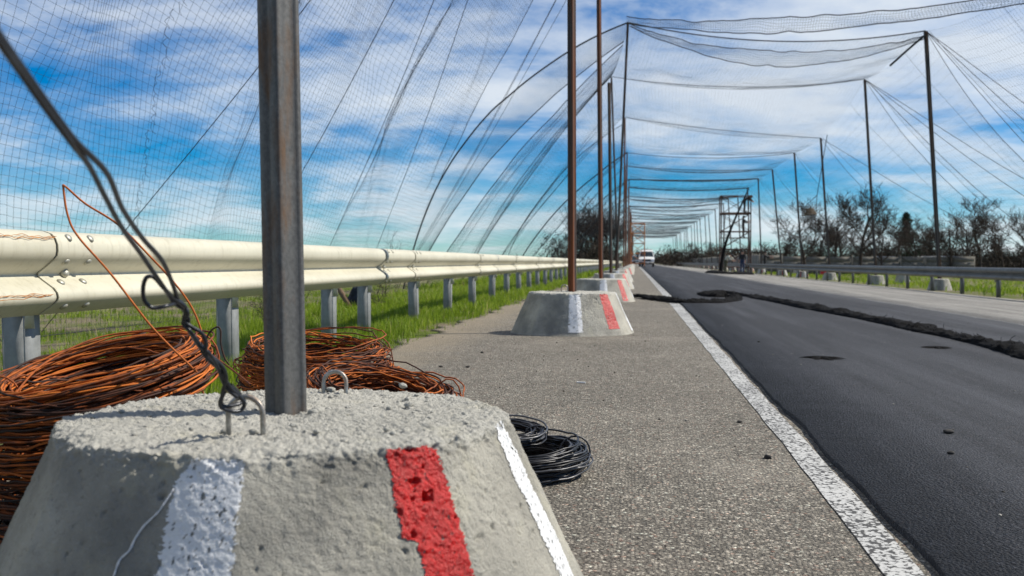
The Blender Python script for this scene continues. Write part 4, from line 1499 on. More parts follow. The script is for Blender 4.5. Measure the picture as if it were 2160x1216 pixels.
# springy ends standing up from the big coil
wire_px([(415, 785, 2.30), (395, 766, 2.28), (320, 690, 2.25), (235, 580, 2.22), (165, 500, 2.2), (143, 455, 2.2), (134, 400, 2.2), (138, 394, 2.2), (180, 430, 2.22), (250, 475, 2.25), (320, 545, 2.28), (370, 600, 2.3), (405, 650, 2.32), (425, 700, 2.33), (433, 745, 2.34)], 0.0023, 130, 'loose_end', M['wire_rust'], ca, tint=0.75)
wire_px([(425, 745, 2.32), (440, 705, 2.3), (456, 691, 2.3), (465, 696, 2.3), (466, 725, 2.3), (474, 755, 2.3), (484, 770, 2.3)], 0.0020, 40, 'loose_end', M['wire_rust'], ca, tint=0.15)
wire_px([(440, 745, 2.3), (480, 773, 2.2), (529, 812, 2.1)], 0.0020, 20, 'loose_end', M['wire_rust'], ca, tint=0.4)
wire_px([(20, 845, 2.3), (90, 770, 2.5), (200, 715, 2.62), (310, 700, 2.65), (400, 715, 2.6), (450, 745, 2.5)], 0.0023, 60, 'loose_end', M['wire_rust'], ca, tint=0.6)

gw = empty('guy_wire', P(500, 880, 1.58), 'twisted pair of dark wires tied to the front lifting hook and slanting up left', 'guy wire')
up = [(-260, -330, 0.55), (-120, -110, 0.66), (0, 75, 0.76), (50, 147, 0.82), (100, 218, 0.88), (158, 296, 0.95)]
wire_px(up + [(225, 365, 1.04), (258, 440, 1.14), (300, 502, 1.24), (343, 552, 1.32), (366, 605, 1.40), (378, 640, 1.44), (392, 660, 1.46), (390, 684, 1.47), (406, 706, 1.48), (428, 735, 1.50), (446, 752, 1.515), (470, 776, 1.53), (477, 800, 1.54), (470, 828, 1.55), (467, 850, 1.56), (476, 858, 1.565), (500, 854, 1.585), (514, 846, 1.595), (508, 834, 1.60), (486, 812, 1.56)], 0.0030, 220, 'wire', M['guy'], gw, sides=8)
wire_px([(q[0] - 7, q[1] + 6, q[2] - 0.003) for q in up] + [(188, 350, 1.02), (220, 412, 1.10), (258, 482, 1.2), (300, 540, 1.30), (345, 606, 1.385), (368, 640, 1.43), (386, 652, 1.455), (397, 672, 1.465), (398, 696, 1.475), (416, 722, 1.50), (436, 755, 1.51), (462, 780, 1.53), (486, 818, 1.55), (508, 840, 1.57), (516, 852, 1.575), (508, 866, 1.575), (490, 868, 1.565), (470, 862, 1.56), (464, 850, 1.555), (474, 826, 1.55)], 0.0030, 220, 'wire', M['guy'], gw, sides=8)
wire_px([(372, 640, 1.435), (354, 645, 1.40), (330, 650, 1.39), (316, 647, 1.385), (304, 632, 1.38), (302, 606, 1.375), (309, 586, 1.37), (324, 585, 1.375), (342, 604, 1.38), (366, 630, 1.42), (392, 650, 1.45), (388, 676, 1.462), (404, 690, 1.47), (424, 702, 1.48), (434, 722, 1.49), (432, 750, 1.50)], 0.0029, 120, 'wire', M['guy'], gw, sides=8)
wire_px([(360, 628, 1.425), (384, 640, 1.448), (396, 662, 1.452), (386, 682, 1.468), (402, 700, 1.468), (418, 728, 1.49), (440, 745, 1.50), (458, 772, 1.52), (468, 800, 1.54), (480, 822, 1.55), (500, 838, 1.56)], 0.0029, 90, 'wire', M['guy'], gw, sides=8)

# ================================================================== GRASS AND WEEDS
def blades(x, y, h, wdt, tint, bend=0.5, zoff=0.0):
    n = len(x)
    z = ground_z(x, y) + zoff
    a = rng.random(n) * 2 * math.pi
    dirx, diry = np.cos(a), np.sin(a)
    la = rng.random(n) * 2 * math.pi
    lx, ly = np.cos(la) * h * bend * rng.random(n), np.sin(la) * h * bend * rng.random(n)
    sx, sy = dirx * wdt / 2, diry * wdt / 2
    V = np.zeros((n, 5, 3))
    V[:, 0] = np.stack([x - sx, y - sy, z - 0.01], -1)
    V[:, 1] = np.stack([x + sx, y + sy, z - 0.01], -1)
    mx, my, mz = x + lx * 0.35, y + ly * 0.35, z + h * 0.6
    V[:, 2] = np.stack([mx + sx * 0.75, my + sy * 0.75, mz], -1)
    V[:, 3] = np.stack([mx - sx * 0.75, my - sy * 0.75, mz], -1)
    V[:, 4] = np.stack([x + lx, y + ly, z + h * np.sqrt(np.clip(1 - (lx ** 2 + ly ** 2) / h ** 2 * 0.6, 0.15, 1))], -1)
    base = (np.arange(n) * 5)[:, None]
    q = base + np.array([[0, 1, 2, 3]])
    t = base + np.array([[3, 2, 4]])
    return V.reshape(-1, 3), q, t, np.repeat(tint, 5)


def grass_area(n, x0, x1, y0, y1, h0, h1, wdt, dens=None, tint=(0.25, 0.8), power=1.0):
    x = rng.uniform(x0, x1, n * 3); y = y0 + (y1 - y0) * rng.random(n * 3) ** power
    c = fbm(np.stack([x * 1.6, y * 1.6, x * 0], -1), 3, 33)
    if dens is not None:
        keep = rng.random(n * 3) < dens(x, y, c)
        x, y, c = x[keep][:n], y[keep][:n], c[keep][:n]
    else:
        x, y, c = x[:n], y[:n], c[:n]
    m = len(x)
    h = rng.uniform(h0, h1, m) * np.clip(1 + 0.5 * c, 0.4, 1.7)
    tt = np.clip(rng.uniform(tint[0], tint[1], m) + 0.12 * c + np.where(rng.random(m) < 0.09, 0.4, 0), 0, 1)
    return blades(x, y, h, wdt * rng.uniform(0.6, 1.3, m), tt)


def edge_d(x, y, c):
    e = (-1.74 - 0.22 * c) - x
    return np.clip(e / 0.30, 0.012, 1) * np.clip(0.85 + 0.9 * c, 0.25, 1)


b = MB()
fall = lambda x, y, c: edge_d(x, y, c) * np.clip((x + 3.9 + 0.5 * c) / 0.9, 0.03, 1)
for args in ((40000, -4.2, -1.55, 4.0, 13, 0.03, 0.115, 0.006, fall, (0.15, 0.75), 1.2),
             (36000, -5.0, -1.6, 12, 34, 0.04, 0.14, 0.010, lambda x, y, c: edge_d(x, y, c) * np.clip((x + 4.4) / 1.0, 0.1, 1), (0.2, 0.8), 1.3),
             (22000, -7.0, -1.6, 32, 110, 0.10, 0.26, 0.03, edge_d, (0.2, 0.8), 1.5)):
    V, q, t, tt = grass_area(*args)
    b.add(V, q, t, tt)
tag(b.build('grass', M['grass']), 'bright green spring grass along the left verge under the guardrail', 'grass', kind='stuff')
b = MB()
V, q, t, tt = grass_area(26000, -14, -3.4, 5, 40, 0.02, 0.09, 0.012, lambda x, y, c: np.clip((c - 0.05) * 2.0, 0.02, 1), (0.1, 0.7), 1.4)
b.add(V, q, t, tt)
V, q, t, tt = grass_area(6000, -14, -3.4, 5, 40, 0.04, 0.20, 0.005, lambda x, y, c: np.clip((-c) * 1.5, 0.02, 1), (0.9, 1.2), 1.4)
b.add(V, q, t, tt)
tag(b.build('field_weeds', M['grass']), 'sparse weeds and dry stalks on the field behind the guardrail', 'weeds', kind='stuff')
b = MB()
V, q, t, tt = grass_area(26000, 9.1, 30, 22, 110, 0.06, 0.2, 0.03, lambda x, y, c: np.clip(0.55 + c, 0.05, 1) * np.clip((x - 9.05) / 0.8, 0, 1), (0.1, 0.8), 1.4)
b.add(V, q, t, tt)
tag(b.build('verge_grass', M['grass']), 'yellow green grass on the right verge under the bare trees', 'grass', kind='stuff')


# ================================================================== TREES
def make_tree(seed, H, levels=4, spread=1.0, lean=0.0, counts=(7, 6, 5, 4), trunk_r=None, up=0.25, rmin=0.007):
    rd = random.Random(seed)
    lv = [[] for _ in range(levels + 1)]

    def grow(p, d, L, r, lev):
        pts, rs = [p.copy()], [r]
        n = 6 if lev == 0 else 5
        q, dd = p.copy(), d.copy()
        for k in range(1, n):
            j = 0.10 if lev == 0 else 0.24
            dd = (dd + Vector((rd.uniform(-j, j), rd.uniform(-j, j), rd.uniform(-j, j) + (up * 0.2 if lev else 0)))).normalized()
            q = q + dd * (L / (n - 1))
            pts.append(q.copy()); rs.append(r * (1 - 0.62 * k / (n - 1)))
        lv[lev].append((pts, rs))
        if lev >= levels:
            return
        cnt = counts[lev]
        for c in range(cnt):
            f = rd.uniform(0.32, 1.0) if lev == 0 else rd.uniform(0.22, 1.0)
            k = min(int(f * (n - 1)), n - 2)
            g = f * (n - 1) - k
            bp = pts[k].lerp(pts[k + 1], g)
            bd = (pts[k + 1] - pts[k]).normalized()
            az = rd.uniform(0, 6.283)
            side = Vector((math.cos(az), math.sin(az), rd.uniform(-0.1, 0.4)))
            side = (side - bd * side.dot(bd)).normalized()
            nd = (bd * rd.uniform(0.45, 0.9) + side * rd.uniform(0.6, 1.0) * spread + Vector((0, 0, up))).normalized()
            grow(bp, nd, L * rd.uniform(0.42, 0.66), r * (1 - 0.55 * f) * 0.58, lev + 1)
    tr = trunk_r or H * 0.022
    grow(Vector((0, 0, -0.1)), Vector((lean, 0.05, 1)).normalized(), H * 0.62, tr, 0)
    t_, c_ = MB(), MB()
    for L_, items in enumerate(lv):
        if not items:
            continue
        pts = np.array([[list(p) for p in it[0]] for it in items]); rs = np.array([it[1] for it in items])
        rs = np.maximum(rs, rmin)
        (t_ if L_ <= 0 else c_).tubes(pts, rs, 7 if L_ == 0 else 4 if L_ == 1 else 3)
    return t_, c_


TREE = []
for sd_, H, kw in ((3, 7.0, dict(spread=1.1, lean=0.12)), (8, 6.6, dict(spread=1.25, lean=-0.15)), (15, 7.6, dict(spread=0.95, lean=0.05)), (21, 6.2, dict(spread=1.3, lean=0.22)), (33, 7.0, dict(spread=1.0, counts=(11, 7, 5, 3), up=0.3))):
    t_, c_ = make_tree(sd_, H, rmin=0.014, **kw)
    TREE.append((H, t_, c_))
_tree_me = {}


def place_tree(kind, x, y, H, rz, label, group):
    H0, t_, c_ = TREE[kind]
    r_ = empty('bare_tree', (x, y, float(ground_z(np.array([x]), np.array([y]))[0])), label, 'tree', group, rz)
    s_ = H / H0
    if kind not in _tree_me:
        a, c = t_.build('trunk', M['bark'], r_, True), c_.build('crown', M['twig'], r_, False)
        _tree_me[kind] = (a.data, c.data)
    else:
        a = bpy.data.objects.new('trunk', _tree_me[kind][0]); c = bpy.data.objects.new('crown', _tree_me[kind][1])
        COL.objects.link(a); COL.objects.link(c); a.parent = r_; c.parent = r_
    r_.scale = (s_, s_, s_)
    return r_


right_trees = [(1812, 385, 92, 2, 'tallest bare tree behind the tall dark post on the right'),
               (1700, 435, 95, 0, 'broad bare tree behind the mid height post near the hanging bundle'),
               (1755, 440, 100, 1, 'leaning bare tree left of the tallest bare tree'),
               (1650, 478, 110, 3, 'small bare tree between the slender posts right of the scaffold tower'),
               (1862, 455, 88, 3, 'bare tree with spreading low limbs between the tall and thick posts'),
               (1938, 455, 102, 2, 'bare tree just left of the thick dark post'),
               (2008, 430, 92, 1, 'forked bare tree just right of the thick dark post'),
               (2070, 425, 88, 0, 'bare tree with upright twin stems near the right picture edge'),
               (2120, 445, 96, 3, 'crooked bare tree second from the right picture edge'),
               (2175, 430, 90, 2, 'bare tree cut by the right picture edge'),
               (1725, 455, 118, 2, 'thin bare tree seen through the broad bare tree near the hanging bundle'),
               (1780, 420, 106, 0, 'bare tree close on the left of the tallest bare tree'),
               (1890, 470, 98, 0, 'low bare tree left of the dark conifer'),
               (1975, 452, 112, 1, 'bare tree directly behind the thick dark post'),
               (2045, 440, 104, 2, 'slim bare tree between the forked one and the twin-stemmed one')]
for i, (px, py, d, kd, lab) in enumerate(right_trees):
    q = P(px, py, d)
    place_tree(kd, q.x, q.y, (q.z + 0.6) * 1.05, i * 1.9, lab, 'bare trees on the right')
for i, (x, y, H, kd, lab) in enumerate(((-5.6, 108, 6.3, 4, 'nearest dense bare tree behind the left net posts'), (-4.3, 122, 7.0, 4, 'tall dense bare tree at the left row of posts'),
                                       (-7.2, 128, 5.0, 4, 'lower bare tree at the left end of the left clump'), (-3.6, 138, 7.4, 4, 'dense bare tree partly behind the far left posts'), (-5.2, 150, 7.6, 4, 'rearmost bare tree of the left clump'), (-3.2, 165, 7.5, 4, 'farthest bare tree behind the left posts'))):
    place_tree(kd, x, y, H, i * 2.3, lab, 'bare trees on the left')


def conifer(x, y, H, seed, label):
    r_ = empty('conifer', (x, y, float(ground_z(np.array([x]), np.array([y]))[0])), label, 'tree', None)
    t_ = MB(); t_.tubes(np.array([[0, 0, -0.1], [0.02, 0, H * 0.5], [0, 0.02, H]]), np.array([H * 0.02, H * 0.013, 0.008]), 6)
    t_.build('trunk', M['bark'], r_, True)
    rg = np.random.default_rng(seed)
    m_ = 5200
    f = rg.random(m_) ** 0.75
    lay = np.floor(f * 13) / 13 + rg.random(m_) * 0.05
    rmax = (0.02 + 1.25 * np.clip(1 - lay, 0, 1) ** 0.7) * (0.75 + 0.35 * np.sin(lay * 23 + seed)) * H * 0.30 * (0.75 + 0.5 * rg.random(m_))
    az = np.round(rg.random(m_) * 9) / 9 * 6.283 + lay * 40 + rg.normal(0, 0.22, m_)
    rr = rmax * rg.random(m_) ** 0.6
    c = np.stack([rr * np.cos(az), rr * np.sin(az), lay * H + 0.12 * H - rr * 0.28 + rg.normal(0, 0.04, m_)], -1)
    s_ = rg.uniform(0.05, 0.14, m_)[:, None]
    d1 = rg.normal(0, 1, (m_, 3)); d2 = rg.normal(0, 1, (m_, 3))
    V = np.stack([c + d1 * s_, c + d2 * s_ * 0.6, c - d1 * s_ * 0.8], 1).reshape(-1, 3)
    b = MB(); b.add(V, t=np.arange(m_ * 3).reshape(-1, 3), tint=np.repeat(rg.random(m_), 3))
    b.build('crown', M['needle'], r_)


for i, (px, py, d, lab) in enumerate(((1912, 462, 105, 'dark conifer between the tall and thick dark posts'),)):
    q = P(px, py, d)
    conifer(q.x, q.y, q.z + 0.6, 50 + i, lab)


def thicket(name, label, spots, seed, mat, size=0.16, per=260):
    """scrubby mass of twigs and small leaves; spots (x, y, rx, ry, h)"""
    rg = np.random.default_rng(seed)
    b = MB()
    for (x, y, rx, ry, h) in spots:
        z0 = float(ground_z(np.array([x]), np.array([y]))[0])
        m_ = per
        a = rg.random(m_) * 6.283; rr = np.sqrt(rg.random(m_)); zz = rg.random(m_)
        k = np.sqrt(np.clip(1 - zz ** 2, 0.03, 1))
        c = np.stack([x + rx * rr * k * np.cos(a), y + ry * rr * k * np.sin(a), z0 + h * zz * (0.85 + 0.3 * rg.random(m_))], -1)
        s_ = size * rg.uniform(0.4, 1.2, m_)[:, None]
        d1 = rg.normal(0, 1, (m_, 3)) + np.array([0, 0, 0.6]); d2 = rg.normal(0, 1, (m_, 3))
        V = np.stack([c - d1 * s_, c + d2 * s_ * 0.35, c + d1 * s_], 1).reshape(-1, 3)
        b.add(V, t=np.arange(m_ * 3).reshape(-1, 3), tint=np.repeat(rg.random(m_), 3))
        st = np.stack([np.stack([np.full(9, x), np.full(9, y), np.full(9, z0)], -1) + rg.normal(0, 0.2, (9, 3)) * np.array([1, 1, 0]),
                       c[:9] * 0.6 + 0.4 * np.array([x, y, z0]), c[:9]], 1)
        b.tubes(st, 0.02, 3)
    return tag(b.build(name, mat), label, 'bushes', kind='stuff')


sp = []
for k in range(150):
    px = random.uniform(1590, 2260); d = random.uniform(106, 135)
    q = P(px, 540, d)
    sp.append((q.x, q.y, random.uniform(1.2, 2.8), random.uniform(1.0, 2.0), random.uniform(1.6, 3.3)))
thicket('scrub', 'dark mass of scrub behind the fence and bare trees on the right', sp, 5, M['bush'], 0.16, 420)
sp = []
for k in range(60):
    px = random.uniform(1400, 1620); d = random.uniform(190, 320)
    q = P(px, 540, d)
    sp.append((q.x, q.y, random.uniform(2.5, 5), random.uniform(2, 4), random.uniform(2.4, 4.6)))
thicket('far_scrub', 'far dark scrub beside the road towards the vanishing point', sp, 6, M['bush'], 0.3, 260)
sp = [(random.uniform(-160, -14), random.uniform(230, 330), random.uniform(2, 6), 3, random.uniform(0.8, 2.6)) for k in range(60)]
thicket('horizon_scrub', 'low scrub along the left horizon above the guardrail', sp, 7, M['bush'], 0.35, 130)
sp = [(random.uniform(-9, -3.3), random.uniform(95, 190), 1.4, 1.6, random.uniform(1.8, 3.8)) for k in range(46)]
thicket('roadside_scrub', 'twiggy undergrowth beneath the bare trees on the left', sp, 8, M['bush'], 0.15, 340)
sp = [(random.uniform(-30, 60), random.uniform(520, 700), 12, 6, random.uniform(3, 6.5)) for k in range(40)]
thicket('horizon_wood', 'thin dark line of woods at the end of the road', sp, 9, M['bush'], 0.9, 150)

# a thorny twig bush just behind the guardrail
q = P(770, 620, 13.5)
for (px, d, lab, sd_, H) in ((812, 17.5, 'leafless twiggy shrub standing behind the guardrail at the edge of the near net', 71, 1.35), (560, 11.5, 'small dry thorny shrub behind the guardrail beside the nearest post', 72, 0.6), (800, 13.8, 'low grey thorn bush under the guardrail behind the blue cloth', 73, 0.55)):
    q = P(px, 640, d)
    t_, c_ = make_tree(sd_, H, levels=3, spread=1.4, counts=(7, 5, 4, 2), trunk_r=0.010, rmin=0.0018)
    r_ = empty('thorn_shrub', (q.x, q.y, float(ground_z(np.array([q.x]), np.array([q.y]))[0])), lab, 'shrub')
    a = t_.build('stem', M['twig'], r_); c = c_.build('twigs', M['twig'], r_)

# ================================================================== FENCE, SHED
fr = empty('concrete_fence', (11.5, 100, 0), 'long grey fence of concrete panels behind the right guardrail', 'fence')
pan_me = post_me = None
segs = [(Vector((11.4, 100, 0)), Vector((29.5, 96, 0))), (Vector((11.4, 100, 0)), Vector((12.6, 250, 0)))]
for a_, c_ in segs:
    L = (c_ - a_).length; n = int(L / 2.05)
    dr_ = (c_ - a_).normalized(); rz = math.atan2(dr_.y, dr_.x)
    for k in range(n):
        p_ = a_ + dr_ * (2.05 * k)
        p_.z = float(ground_z(np.array([p_.x]), np.array([p_.y]))[0])
        for kind in ('panel', 'fence_post'):
            if kind == 'panel':
                if pan_me is None:
                    b = MB()
                    b.box((0.06, -0.03, 0.05), (1.99, 0.03, 1.62))
                    for j in range(3):
                        b.box((0.14, -0.045, 0.16 + 0.5 * j), (1.91, -0.032, 0.56 + 0.5 * j))
                    o = b.build('panel', M['fence'], fr); pan_me = o.data
                else:
                    o = bpy.data.objects.new('panel', pan_me); COL.objects.link(o); o.parent = fr
            else:
                if post_me is None:
                    b = MB(); b.box((-0.055, -0.07, -0.1), (0.055, 0.07, 1.78), taper=(0.85, 0.85))
                    o = b.build('fence_post', M['fence'], fr); post_me = o.data
                else:
                    o = bpy.data.objects.new('fence_post', post_me); COL.objects.link(o); o.parent = fr
            o.location = p_ - Vector((11.5, 100, 0))
            o.rotation_euler = (0, R(random.uniform(-0.6, 0.6)), rz)

q = P(1890, 550, 104)
sh = empty('shed', (q.x, q.y, -0.5), 'low grey shed with pale roof at the end of the concrete fence', 'shed')
b = MB(); b.box((-1.5, -1.2, 0), (6.5, 1.2, 1.35)); b.build('wall', M['grey_wall'], sh)
b = MB()
b.add([[-1.7, -1.4, 1.36], [6.7, -1.4, 1.36], [6.7, 1.4, 1.62], [-1.7, 1.4, 1.62], [-1.7, -1.4, 1.42], [6.7, -1.4, 1.42], [6.7, 1.4, 1.68], [-1.7, 1.4, 1.68]],
      [[0, 3, 2, 1], [4, 5, 6, 7], [0, 1, 5, 4], [1, 2, 6, 5], [2, 3, 7, 6], [3, 0, 4, 7]])
b.build('roof', M['roof'], sh)
for x_ in (0.2, 3.6):
    b = MB(); b.box((x_, -1.23, 0.45), (x_ + 0.9, -1.203, 1.05)); w_ = b.build('window', M['glass'], sh)
    b = MB()
    for (u0, u1, v0, v1) in ((-0.06, 0.0, -0.06, 0.66), (0.9, 0.96, -0.06, 0.66), (0, 0.9, 0.6, 0.66), (0, 0.9, -0.06, 0)):
        b.box((x_ + u0, -1.25, 0.45 + v0), (x_ + u1, -1.204, 0.45 + v1))
    b.build('frame', M['roof'], w_)


# ================================================================== VEHICLES
def van(name, loc, label, cat, paint, W=1.98, H=2.25, L=5.2, rz=0.0, rack=True):
    r_ = empty(name, loc, label, cat, rz=rz)
    k = H / 2.25
    prof = [(0.00, 0.42), (-0.04, 0.70), (0.02, 0.98), (0.20, 1.10), (0.78, 1.22), (0.86, 1.26), (1.52, 1.98), (1.70, 2.10), (2.1, 2.18), (L - 0.5, 2.20), (L - 0.12, 2.10), (L, 1.2), (L, 0.42)]
    prof = np.array(prof) * np.array([1, k])
    hw = np.array([0.86, 0.94, 0.97, 0.98, 0.99, 0.98, 0.82, 0.80, 0.80, 0.80, 0.82, 0.98, 0.97]) * W / 2
    nn = len(prof)
    b = MB()
    xs = np.linspace(-1, 1, 9)
    crown = 1 - 0.04 * np.abs(xs) ** 3
    V = np.zeros((nn, 9, 3))
    for i in range(nn):
        fr_ = 0.10 if i < 4 else 0.05 if i < 7 else 0
        V[i, :, 0] = xs * hw[i]
        V[i, :, 1] = prof[i, 0] + fr_ * np.abs(xs) ** 2.5
        V[i, :, 2] = prof[i, 1] - (0.05 if 3 <= i <= 10 else 0) * np.abs(xs) ** 3
    b.grid(V)
    for s_ in (0, 8):
        pts = V[:, s_]
        c = pts.mean(0)
        b.add(np.vstack([c[None], pts]), t=[[0, 1 + i, 1 + (i + 1) % nn] for i in range(nn)])
    b.build('body', paint, r_, smooth=False)

    def on_front(i0, i1, f0, f1, x0, x1, off, name_, mat, n=8):
        """panel laid just proud of the front between profile points"""
        q = MB()
        u = np.linspace(0, 1, 5)[:, None]; v = np.linspace(x0, x1, n)[None]
        f = f0 + (f1 - f0) * u
        A, B = prof[i0], prof[i1]
        y = A[0] + (B[0] - A[0]) * f + 0 * v; z = A[1] + (B[1] - A[1]) * f + 0 * v
        wv = hw[i0] + (hw[i1] - hw[i0]) * f
        d = np.array([-(B[1] - A[1]), (B[0] - A[0])]); d = d / np.linalg.norm(d)
        fr_ = 0.05 if i0 >= 4 else 0.10
        VV = np.stack([v * wv, y + d[0] * off + fr_ * np.abs(v) ** 2.5, z + d[1] * off - (0.05 * np.abs(v) ** 3 if i0 >= 4 else 0)], -1)
        back = VV.copy(); back[..., 1] += 0.03
        q.grid(VV)
        return q.build(name_, mat, r_, smooth=True)
    ws = on_front(5, 6, 0.06, 0.96, -0.90, 0.90, 0.012, 'windscreen', M['glass'])
    on_front(1, 2, 0.10, 0.95, -0.58, 0.58, 0.012, 'grille', M['plastic'])
    for s_ in (-1, 1):
        on_front(1, 2, 0.25, 1.0, min(s_ * 0.64, s_ * 0.93), max(s_ * 0.64, s_ * 0.93), 0.016, 'headlight', M['lamp'])
        q = MB(); q.box((s_ * 0.80 * W / 2 - 0.006, 1.45, 1.32 * k), (s_ * 0.92 * W / 2 + s_ * 0.01, 2.35, 1.86 * k)); q.build('side_window', M['glass'], r_)
        q = MB(); q.box((s_ * (W / 2 + 0.02), 1.02, 1.30 * k), (s_ * (W / 2 + 0.24), 1.12, 1.66 * k), taper=(0.8, 0.8)); q.box((s_ * (W / 2 - 0.12), 1.05, 1.30 * k), (s_ * (W / 2 + 0.1), 1.09, 1.36 * k)); q.build('mirror', M['plastic'], r_)
        for yy_ in (0.95, L - 1.15):
            q = MB(); q.lathe([(0.20, -0.11), (0.33, -0.11), (0.355, -0.07), (0.355, 0.07), (0.33, 0.11), (0.20, 0.11)], 24, axis=(1, 0, 0)); o = q.build('tyre', M['tyre'], r_, True)
            o.location = (s_ * (W / 2 - 0.13), yy_, 0.355)
            q = MB(); q.lathe([(0.001, 0.06), (0.08, 0.09), (0.19, 0.05), (0.215, 0.10), (0.215, -0.1), (0.001, -0.1)], 20, axis=(s_, 0, 0)); q.build('rim', M['rim'], o, True)
    q = MB(); q.box((-0.93 * W / 2, -0.14, 0.34), (0.93 * W / 2, 0.10, 0.62), taper=(0.98, 0.7)); q.build('bumper', M['plastic'], r_)
    q = MB(); q.box((-0.26, -0.155, 0.46), (0.26, -0.142, 0.57)); q.build('number_plate', M['lamp'], r_)
    if rack:
        q = MB()
        for yy_ in (1.9, 2.9, 3.9):
            q.box((-0.72, yy_, 2.215 * k), (0.72, yy_ + 0.05, 2.27 * k))
        for xx_ in (-0.72, 0.68):
            q.box((xx_, 1.8, 2.275 * k), (xx_ + 0.04, 4.1, 2.31 * k))
        q.build('roof_rack', M['roof'], r_)
    return r_


va = P(1364, 566, 133)
van('van', (va.x, va.y, road_z(va.x) + 0.018), 'white van with dark windscreen parked far down the road facing the camera', 'van', M['van_paint'])
vb = P(1347, 560, 150)
van('car', (vb.x - 0.2, vb.y, 0.0), 'blue grey car parked on the shoulder beside the white van', 'car', M['car_paint'], W=1.8, H=1.6, L=4.2, rack=False)


# ================================================================== SCAFFOLD TOWERS
def scaffold(loc, W, D, H, lifts, mat, label, decks, rz=0.0, r=0.048):
    t = empty('scaffold_tower', loc, label, 'scaffold', rz=rz)
    for x in (-W / 2, W / 2):
        for y in (0, D):
            b = MB(); b.tubes(np.array([[x, y, 0.16], [x, y, H]]), r, 8, caps=True); o = b.build('standard', mat, t, True)
            b = MB(); b.lathe([(0.001, -0.03), (0.09, -0.03), (0.1, -0.02), (0.1, 0.02), (0.09, 0.03), (0.001, 0.03)], 14, org=(x, y, 0.1), axis=(1, 0, 0)); b.build('castor', M['tyre'], o, True)
    zs = np.linspace(0.45, H - 0.05, lifts)
    for z in zs:
        for y in (0, D):
            b = MB(); b.tubes(np.array([[-W / 2, y, z], [W / 2, y, z]]), r * 0.8, 6); b.build('ledger', mat, t, True)
        for x in (-W / 2, W / 2):
            b = MB(); b.tubes(np.array([[x, 0, z + 0.03], [x, D, z + 0.03]]), r * 0.8, 6); b.build('transom', mat, t, True)
    for i in range(len(zs) - 1):
        for y in (0.02, D - 0.02):
            for s_ in (1, -1):
                b = MB(); b.tubes(np.array([[-W / 2 * s_, y, zs[i]], [W / 2 * s_, y, zs[i + 1]]]), r * 0.5, 5); b.build('brace', mat, t, True)
    for z in decks:
        for k in range(4):
            b = MB(); b.box((-W / 2 + 0.03, 0.05 + k * (D - 0.1) / 4, z), (W / 2 - 0.03, 0.03 + (k + 1) * (D - 0.1) / 4, z + 0.05)); b.build('plank', M['plank'], t)
    # ladder up one end
    la = []
    b = MB()
    for y in (0.25, 0.6):
        b.tubes(np.array([[-W / 2 + 0.05, y, 0.3], [-W / 2 + 0.35, y, max(decks)]]), 0.02, 5)
    for z in np.arange(0.5, max(decks), 0.3):
        f = (z - 0.3) / (max(decks) - 0.3)
        b.tubes(np.array([[-W / 2 + 0.05 + 0.3 * f, 0.25, z], [-W / 2 + 0.05 + 0.3 * f, 0.6, z]]), 0.014, 4)
    b.build('ladder', mat, t)
    return t


sb = G(1552, 575)
sb = P(1552, 575, 84); sb.z = road_z(min(sb.x, 8.95))
SCZ = sb.z
scaffold((sb.x, sb.y, SCZ), 2.3, 1.7, 6.15, 5, M['scaff'], 'brown scaffold tower with two decks and workers beside the right row of posts', (2.75, 4.75))
so = P(1345, 562, 116)
scaffold((so.x, so.y, 0.0), 1.5, 1.2, 4.9, 5, M['orange'], 'orange scaffold tower far along the left posts in front of the van', (3.2,), r=0.05)
# rolled net draped from the tower down to the road
dn = empty('draped_net', (sb.x, sb.y, SCZ), 'thick black rolled net hanging in a curve from the post head past the scaffold tower', 'net roll')
pts = [P(1579, 398, 82.5), P(1566, 428, 81.5), P(1548, 468, 81), P(1532, 510, 80.6), P(1524, 545, 80.3), P(1520, 572, 80.0)]
b = MB(); b.tubes(smooth_path(pts, 40), np.interp(np.linspace(0, 1, 40), [0, .5, 1], [0.05, 0.09, 0.15]), 9)
o = b.build('roll', M['tar'], dn, True); o.matrix_parent_inverse = dn.matrix_basis.inverted()


